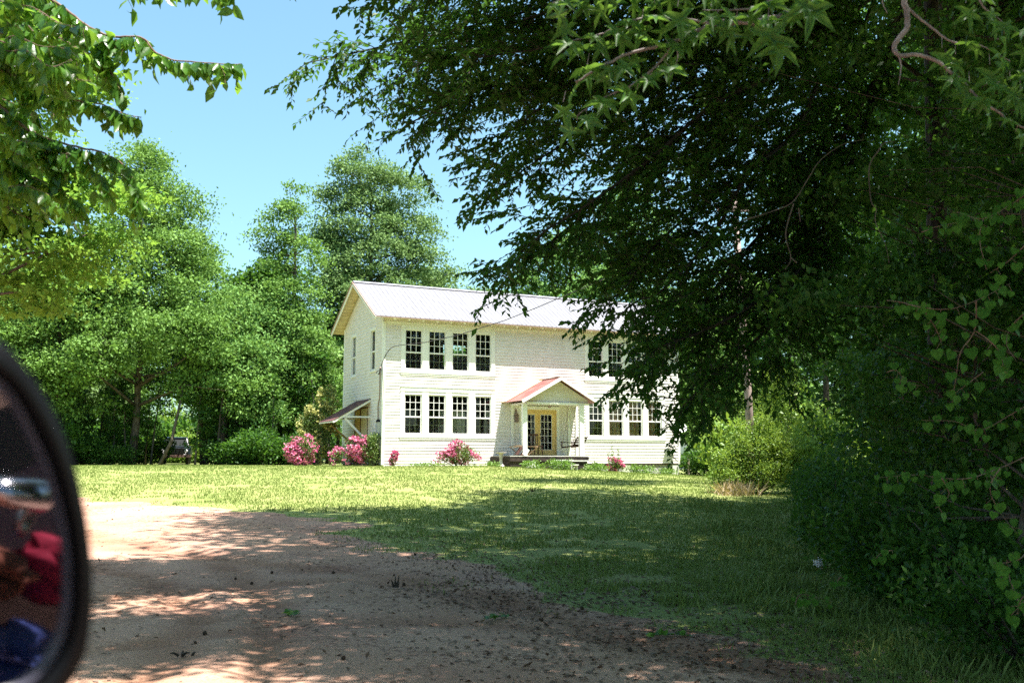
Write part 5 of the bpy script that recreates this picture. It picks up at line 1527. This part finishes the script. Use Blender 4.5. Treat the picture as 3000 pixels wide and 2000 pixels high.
def star_leaf(rng, p, t, s, L=None):
    side = t.cross(Vector((0, 0, 1))).normalized() * s
    D = t * .35 + side * .45 + Vector((0, 0, -.62)) + Vector(rng.normal(size=3)) * .3
    N = Vector((0, -.75, .8)) + Vector(rng.normal(size=3)) * .35
    D2 = D.normalized(); st = p + (side * .5 + Vector((0, 0, -.3)) + Vector(rng.normal(size=3)) * .2) * rng.uniform(.02, .06)
    return [(st, D, N, rng.uniform(.075, .125), p)]
D3 = 3.3
g1 = [([(2420, -60, D3), (2320, 30, D3), (2235, 61, D3), (2150, 66, D3), (2087, 71, D3), (1980, 122, D3), (1872, 148, D3), (1765, 194, D3), (1690, 240, D3)], .013, .042),
      ([(1980, 122, D3), (1930, 185, D3), (1850, 250, D3), (1760, 290, D3), (1690, 340, D3)], .005, .04), ([(2087, 71, D3), (1960, 50, D3), (1850, 60, D3), (1755, 102, D3), (1650, 125, D3)], .006, .034),
      ([(2350, -100, D3), (2200, -60, D3), (2000, -40, D3), (1850, -30, D3), (1700, -20, D3), (1620, 10, D3)], .009, .026), ([(1980, 122, D3), (1985, 170, D3), (1960, 230, D3)], .004, 0),
      ([(2300, -20, D3 - .3), (2220, 20, D3 - .3), (2150, 30, D3 - .3), (2060, 30, D3 - .3)], .005, .032)]
def extra_star(spots, rng):
    out = []
    for px, py, d, L, dx in spots:
        p = at(px, py, d); out.append((p, Vector((dx, 0, -1)), Vector((0, -1, .35)) + Vector(rng.normal(size=3)) * .2, L, p + Vector((.01, .02, .05))))
    return out
ex = extra_star([(2250, 60, 2.9, .15, .1), (2290, 95, 2.9, .14, -.15), (2390, -10, 2.9, .15, -.25), (2350, -30, 2.9, .14, .1), (1985, 20, 3.2, .13, .1), (1655, 60, 3.5, .11, 0), (1650, 300, 3.5, .10, .1), (1880, 60, 3.3, .12, -.2), (1720, 190, 3.4, .11, .1)], rc)
r_, B_, w_, rec_, g_ = bough('sweetgum_bough', g1, star_leaf, None, 'sweetgum bough with star shaped leaves along the top centre', 'bough', 161, 'star leaved boughs at the top', ex)
finish(r_, B_, w_, rec_, 'star', 1.0, M['gum'], M['barkp'])
D4 = 3.6
g2 = [([(2640, -80, D4), (2649, 0, D4), (2659, 76, D4), (2623, 128, D4), (2634, 163, D4), (2710, 163, D4), (2802, 224, D4), (2863, 286, D4), (2935, 337, D4), (3020, 390, D4)], .0125, .07, .55),
      ([(2655, 20, D4), (2710, 66, D4), (2787, 122, D4), (2860, 130, D4), (2960, 180, D4)], .006, .06, .4), ([(2634, 163, D4), (2640, 200, D4), (2632, 250, D4)], .004, 0),
      ([(2900, -80, D4), (2870, 0, D4), (2930, 60, D4), (3020, 120, D4)], .005, .045), ([(3050, 180, D4), (2960, 230, D4), (2880, 250, D4)], .004, .035), ([(2600, -60, D4), (2585, 0, D4), (2600, 40, D4)], .004, 0)]
ex = extra_star([(2760, 140, D4, .12, .1), (2800, 160, D4, .11, -.2), (2900, 190, D4, .14, 0), (2960, 240, D4, .14, .15), (2830, 10, D4, .12, .1), (2990, 260, D4, .12, 0), (2840, 240, D4, .12, -.3)], rc)
r_, B_, w_, rec_, g_ = bough('sweetgum_bough', g2, star_leaf, None, 'crooked grey barked bough with star leaves at top right', 'bough', 162, 'star leaved boughs at the top', ex)
finish(r_, B_, w_, rec_, 'star', 1.0, M['gum'], M['barkp'])
# bare pale twigs hanging in the shade
D7 = 7.0
for pts, lab in (([[(2572, 444), (2547, 490), (2552, 587), (2567, 612), (2565, 650), (2593, 714), (2605, 770)], [(2572, 444), (2590, 420), (2620, 415)]], 'bare pale twig hanging left of the big dark trunk'),
                 ([[(2180, 645), (2260, 620), (2322, 592), (2370, 520), (2404, 469), (2470, 423), (2530, 410)], [(2325, 597), (2302, 684), (2317, 755), (2300, 790)], [(2317, 755), (2335, 770)], [(2340, 610), (2345, 650)]], 'forked bare pale twig hanging across the elm leaves')):
    b = MB()
    for l in pts: b.tube(polyat([(x, y, D7) for x, y in l]), [.0055 * (1 - .7 * i / (7 * len(l))) for i in range(7 * (len(l) - 1) + 1)], 6)
    tag(b.obj('bare_twig', M['bark']), lab, 'twig', 'bare twigs hanging on the right')
# heart leaved vines at the right edge
def heart_leaf(rng, p, t, s):
    out = []
    side = t.cross(Vector((0, 1, 0))).normalized() * s
    st = p + side * rng.uniform(.01, .05)
    out.append((st, Vector((rng.normal() * .3, -.1, -1)), Vector((rng.normal() * .45, -1, .55 + rng.normal() * .3)), rng.uniform(.035, .070), p))
    return out
V = [([[(2600, 880), (2640, 885), (2700, 900), (2780, 905), (2860, 880), (2960, 830)], [(2860, 880), (2855, 970), (2815, 1030), (2800, 1110), (2790, 1180)], [(2860, 970), (2920, 1020), (2950, 1100)], [(2700, 900), (2740, 960), (2760, 1010)]], 'vine with heart shaped leaves arching from the right edge at mid height'),
     ([[(3000, 920), (2960, 960), (2950, 1010), (2980, 1060)], [(2600, 1090), (2625, 1085), (2660, 1120), (2700, 1130)], [(2880, 1090), (2840, 1120), (2800, 1150)], [(3020, 1180), (2960, 1215), (2870, 1260), (2800, 1235), (2700, 1230)]], 'heart leaved vine in the middle of the right bank'),
     ([[(3020, 1330), (2930, 1370), (2840, 1400), (2760, 1400), (2680, 1390), (2560, 1400)], [(2930, 1370), (2900, 1430), (2930, 1500), (2980, 1560)], [(2760, 1400), (2780, 1450), (2740, 1490)]], 'heart leaved vine drooping low on the right bank'),
     ([[(3020, 1600), (2980, 1640), (2900, 1650)], [(3020, 1720), (2990, 1760), (2980, 1800)], [(3010, 1820), (2960, 1700), (2950, 1640)]], 'nearest heart leaved vine at the lower right edge'),
     ([[(3020, 560), (2960, 600), (2880, 640), (2800, 620)], [(2880, 640), (2870, 700), (2890, 790)], [(3020, 700), (2960, 760), (2900, 800)], [(2700, 680), (2760, 660), (2820, 650)]], 'heart leaved vine high at the right edge beside the big trunk'),
     ([[(2330, 1770), (2345, 1740), (2400, 1750), (2440, 1760)], [(2450, 1720), (2460, 1690), (2480, 1700)], [(2560, 1650), (2580, 1620), (2620, 1610)]], 'small heart leaved seedling vines low on the shaded bank')]
for i, (ls, lab) in enumerate(V):
    d = (5.2, 6.0, 5.6, 4.8, 5.8, 8.0)[i]
    ln = [([(x, y, d + rc.normal() * .12) for x, y in l], .004, .052 if i != 5 else .05) for l in ls]
    r_, B_, w_, rec_, g_ = bough('heart_leaf_vine', ln, heart_leaf, None, lab, 'vine', 170 + i, 'heart leaved vines on the right bank')
    finish(r_, B_, w_, rec_, 'heart', 1.0, M['vine'], M['twig'])
# white flower head in the shaded grass
q = hit(2398, 1745); top = at(2398, 1648, q.y)
fl = empty('white_wildflower', q, 0, 'single white flower head above the shaded grass at lower right', 'wildflower')
MB().tube([(0, 0, 0), (.02, 0, (top.z - q.z) * .5), tuple(top - q)], .004, 5).obj('stem', M['weed'], fl)
rng = np.random.default_rng(180); P = np.array(top - q)[None] + rng.normal(size=(220, 3)) * [.025, .025, .022]
leaves('blossom', P, rng.normal(size=(220, 3)), rng.normal(size=(220, 3)), .018, .014, 'leaf', mat('white_petal', (.8, .76, .78), .6), fl)

# ------------------------------------------------------------------ the car the picture is taken from: its side and its mirror
car = empty('car', (0, -.02, 0), 0, 'car seen only by its black rimmed side mirror at lower left', 'car')
car_paint = mat('car_paint', (.030, .016, .026), .5, spec=.4)
b = MB()                                               # side of the car, curved in section, behind the picture plane
prof = [(-.20, .02), (-.03, .12), (.02, .5), (.03, .72), (.01, .95), (-.05, 1.12), (-.07, 1.18)]
xs = np.linspace(-1.5, 2.6, 30)
for i in range(len(xs) - 1):
    for (y0, z0), (y1, z1) in zip(prof[:-1], prof[1:]):
        b.face([(xs[i], y0, z0), (xs[i + 1], y0, z0), (xs[i + 1], y1, z1), (xs[i], y1, z1)])
body = b.obj('body_side', car_paint, car, True)
b = MB(); b.bar((-1.0, -.07, 1.19), (2.5, -.07, 1.19), .03, .03); b.obj('window_trim', M['chrome'], car)
b = MB(); b.bar((.95, -.06, 1.2), (1.0, -.22, 1.6), .10, .06, (0, 1, 0)); b.bar((-.62, -.08, 1.2), (-.1, -.24, 1.62), .05, .05, (0, 1, 0)); b.obj('roof_pillar', M['black'], car)
Mn = Vector((.69, -.70, -.20)).normalized()
MC = at(190, 1560, .40)
def onm(px, py, off=0.0):
    r = Vector(ray(px, py)); o = Vector((0, 0, EYE)); t = ((MC - o).dot(Mn) + off) / r.dot(Mn); return o + r * t - Vector((0, -.02, 0))
def ring(pts, n=64):
    out = []; P = [Vector((p[0], p[1], 0)) for p in pts]; m = len(P)
    for i in range(m):
        p0, p1, p2, p3 = P[i - 1], P[i], P[(i + 1) % m], P[(i + 2) % m]
        for t in np.linspace(0, 1, 6, endpoint=False):
            v = .5 * ((2 * p1) + (p2 - p0) * t + (2 * p0 - 5 * p1 + 4 * p2 - p3) * t * t + (3 * p1 - p0 - 3 * p2 + p3) * t ** 3)
            out.append((v.x, v.y))
    return out
gl = [(0, 1150), (78, 1287), (132, 1414), (172, 1574), (180, 1733), (160, 1850), (105, 1945), (20, 2005), (-120, 2030), (-280, 2010), (-380, 1900), (-430, 1700), (-420, 1450), (-360, 1230), (-240, 1110), (-110, 1090)]
ou = [(12, 1005), (122, 1130), (196, 1290), (238, 1450), (262, 1610), (266, 1760), (248, 1900), (186, 2015), (70, 2120), (-120, 2150), (-320, 2120), (-460, 1990), (-520, 1750), (-510, 1430), (-430, 1150), (-280, 990), (-120, 965)]
def resample(r, n=72):
    P = [Vector((x, y, 0)) for x, y in r]; P.append(P[0]); s = [0]
    for a, c in zip(P[:-1], P[1:]): s.append(s[-1] + (c - a).length)
    out = []
    for k in range(n):
        t = s[-1] * k / n; i = max(j for j in range(len(s) - 1) if s[j] <= t + 1e-9); f = (t - s[i]) / (s[i + 1] - s[i]); v = P[i].lerp(P[i + 1], f); out.append((v.x, v.y))
    return out
G, O = resample(ring(gl)), resample(ring(ou))
mixr = lambda f: [((1 - f) * a[0] + f * c[0], (1 - f) * a[1] + f * c[1]) for a, c in zip(G, O)]
def loops(b, rows):
    n = len(rows[0]); k0 = len(b.v)
    for rw_ in rows: b.v += [tuple(p) for p in rw_]
    for i in range(len(rows) - 1):
        for j in range(n): b.f.append((k0 + i * n + j, k0 + i * n + (j + 1) % n, k0 + (i + 1) * n + (j + 1) % n, k0 + (i + 1) * n + j)); b.m.append(0)
    return k0 + (len(rows) - 1) * n
back = lambda rows, h: [onm(x, y) - Mn * h for x, y in rows]
cen_px = (-130, 1570)
shr = lambda r, f: [(cen_px[0] + (x - cen_px[0]) * f, cen_px[1] + (y - cen_px[1]) * f) for x, y in r]
b = MB()
e = loops(b, [back(mixr(.28), .003), back(mixr(.30), -.006), back(mixr(.45), -.009), back(mixr(.9), -.005), back(O, .004), back(O, .03), back(shr(O, .92), .07), back(shr(O, .7), .10), back(shr(O, .3), .115)])
b.f.append(tuple(e + j for j in range(len(O)))); b.m.append(0)
hs = b.obj('mirror_housing', M['black'], car, True)
b = MB(); loops(b, [back(G, .001), back(mixr(.08), -.003), back(mixr(.20), -.004), back(mixr(.28), .002)]); b.obj('mirror_bezel', mat('grey_violet_plastic', (.06, .055, .08), .3, spec=.5), hs, True)
b = MB(); n_ = len(G); P_ = back(G, .0)
b.v = [tuple(p) for p in P_]; b.f = [tuple(range(n_))]; b.m = [0]
b.obj('mirror_glass', mat('mirror_silver', (.26, .25, .29), .03, metal=1), hs)
b = MB(); a_ = onm(-300, 2050) - Mn * .05; b.bar(a_, Vector((-.42, -.05, 1.14)), .07, .05); b.obj('mirror_arm', M['black'], car)
# where the mirrored ray of a pixel meets a plane y = const
def mirrored(px, py, Y):
    o = onm(px, py); d = Vector(ray(px, py)).normalized(); r = d - Mn * 2 * d.dot(Mn); t = (Y - o.y) / r.y; return o + r * t
h0, h1 = mirrored(20, 1440, .07), mirrored(150, 1445, .07)
b = MB(); b.tube([h0 + Vector((0, -.03, 0)), h0, h0.lerp(h1, .5) + Vector((0, .012, 0)), h1, h1 + Vector((0, -.03, 0))], [.012, .016, .02, .017, .012], 10)
b.obj('door_handle', M['chrome'], car, True)
k = mirrored(92, 1522, .045); b = MB(); b.lathe((k.x, .03, k.z), [(.012, .0), (.022, .004), (.024, .010), (.017, .012), (.012, .006), (.001, .006)], 20, (0, 1, 0)); b.obj('door_lock', mat('lock_ring', (.4, .42, .4), .3, metal=.8), car, True)
def blob(name, corners, m, Y=.06, seed=0):
    """added shape that only colours the mirror image: a flattened, crumpled oval"""
    g = np.random.default_rng(seed); b = MB(); c = [mirrored(x, y, Y) for x, y in corners]
    ctr = (c[0] + c[1] + c[2] + c[3]) / 4; ux = (c[1] + c[2] - c[0] - c[3]) / 4 * 1.15; uz = (c[0] + c[1] - c[2] - c[3]) / 4 * 1.15
    n, m2 = 22, 11; ph = g.uniform(0, 6, 4)
    for i in range(m2 + 1):
        t = PI * i / m2
        for j in range(n):
            a = 2 * PI * j / n; rr = 1 + .16 * math.sin(3 * a + ph[0]) + .10 * math.sin(5 * a + ph[1] + t)
            b.v.append(tuple(ctr + (ux * math.cos(a) + uz * math.sin(a)) * math.sin(t) * rr + Vector((0, 1, 0)) * (.035 * math.cos(t) + .014 * math.sin(6 * a + 4 * t + ph[2]))))
    for i in range(m2):
        for j in range(n): b.f.append((i * n + j, i * n + (j + 1) % n, (i + 1) * n + (j + 1) % n, (i + 1) * n + j)); b.m.append(0)
    o = b.obj(name, m, None, True); o.location = (0, -.02, 0); return o

def place_blob(name, corners, m, label, Y, seed):  # made-up coloured shapes, added for the patches reflected in the mirror
    o = blob(name, corners, m, Y, seed)
    tag(o, label, 'blob')
place_blob('red_blob', [(100, 1600), (185, 1600), (178, 1760), (110, 1770)], mat('red_blob', (.30, .015, .04), .8), 'red cloth added to colour the mirror image', .07, 1)
place_blob('orange_blob', [(-150, 1600), (48, 1600), (20, 1720), (-150, 1760)], mat('orange_blob', (.22, .07, .04), .8), 'rust orange cloth added beside the red one for the mirror image', .065, 2)
place_blob('blue_blob', [(-200, 1820), (118, 1815), (130, 1990), (-200, 2040)], mat('blue_blob', (.05, .075, .24), .8), 'blue cloth added lowest for the mirror image', .08, 3)
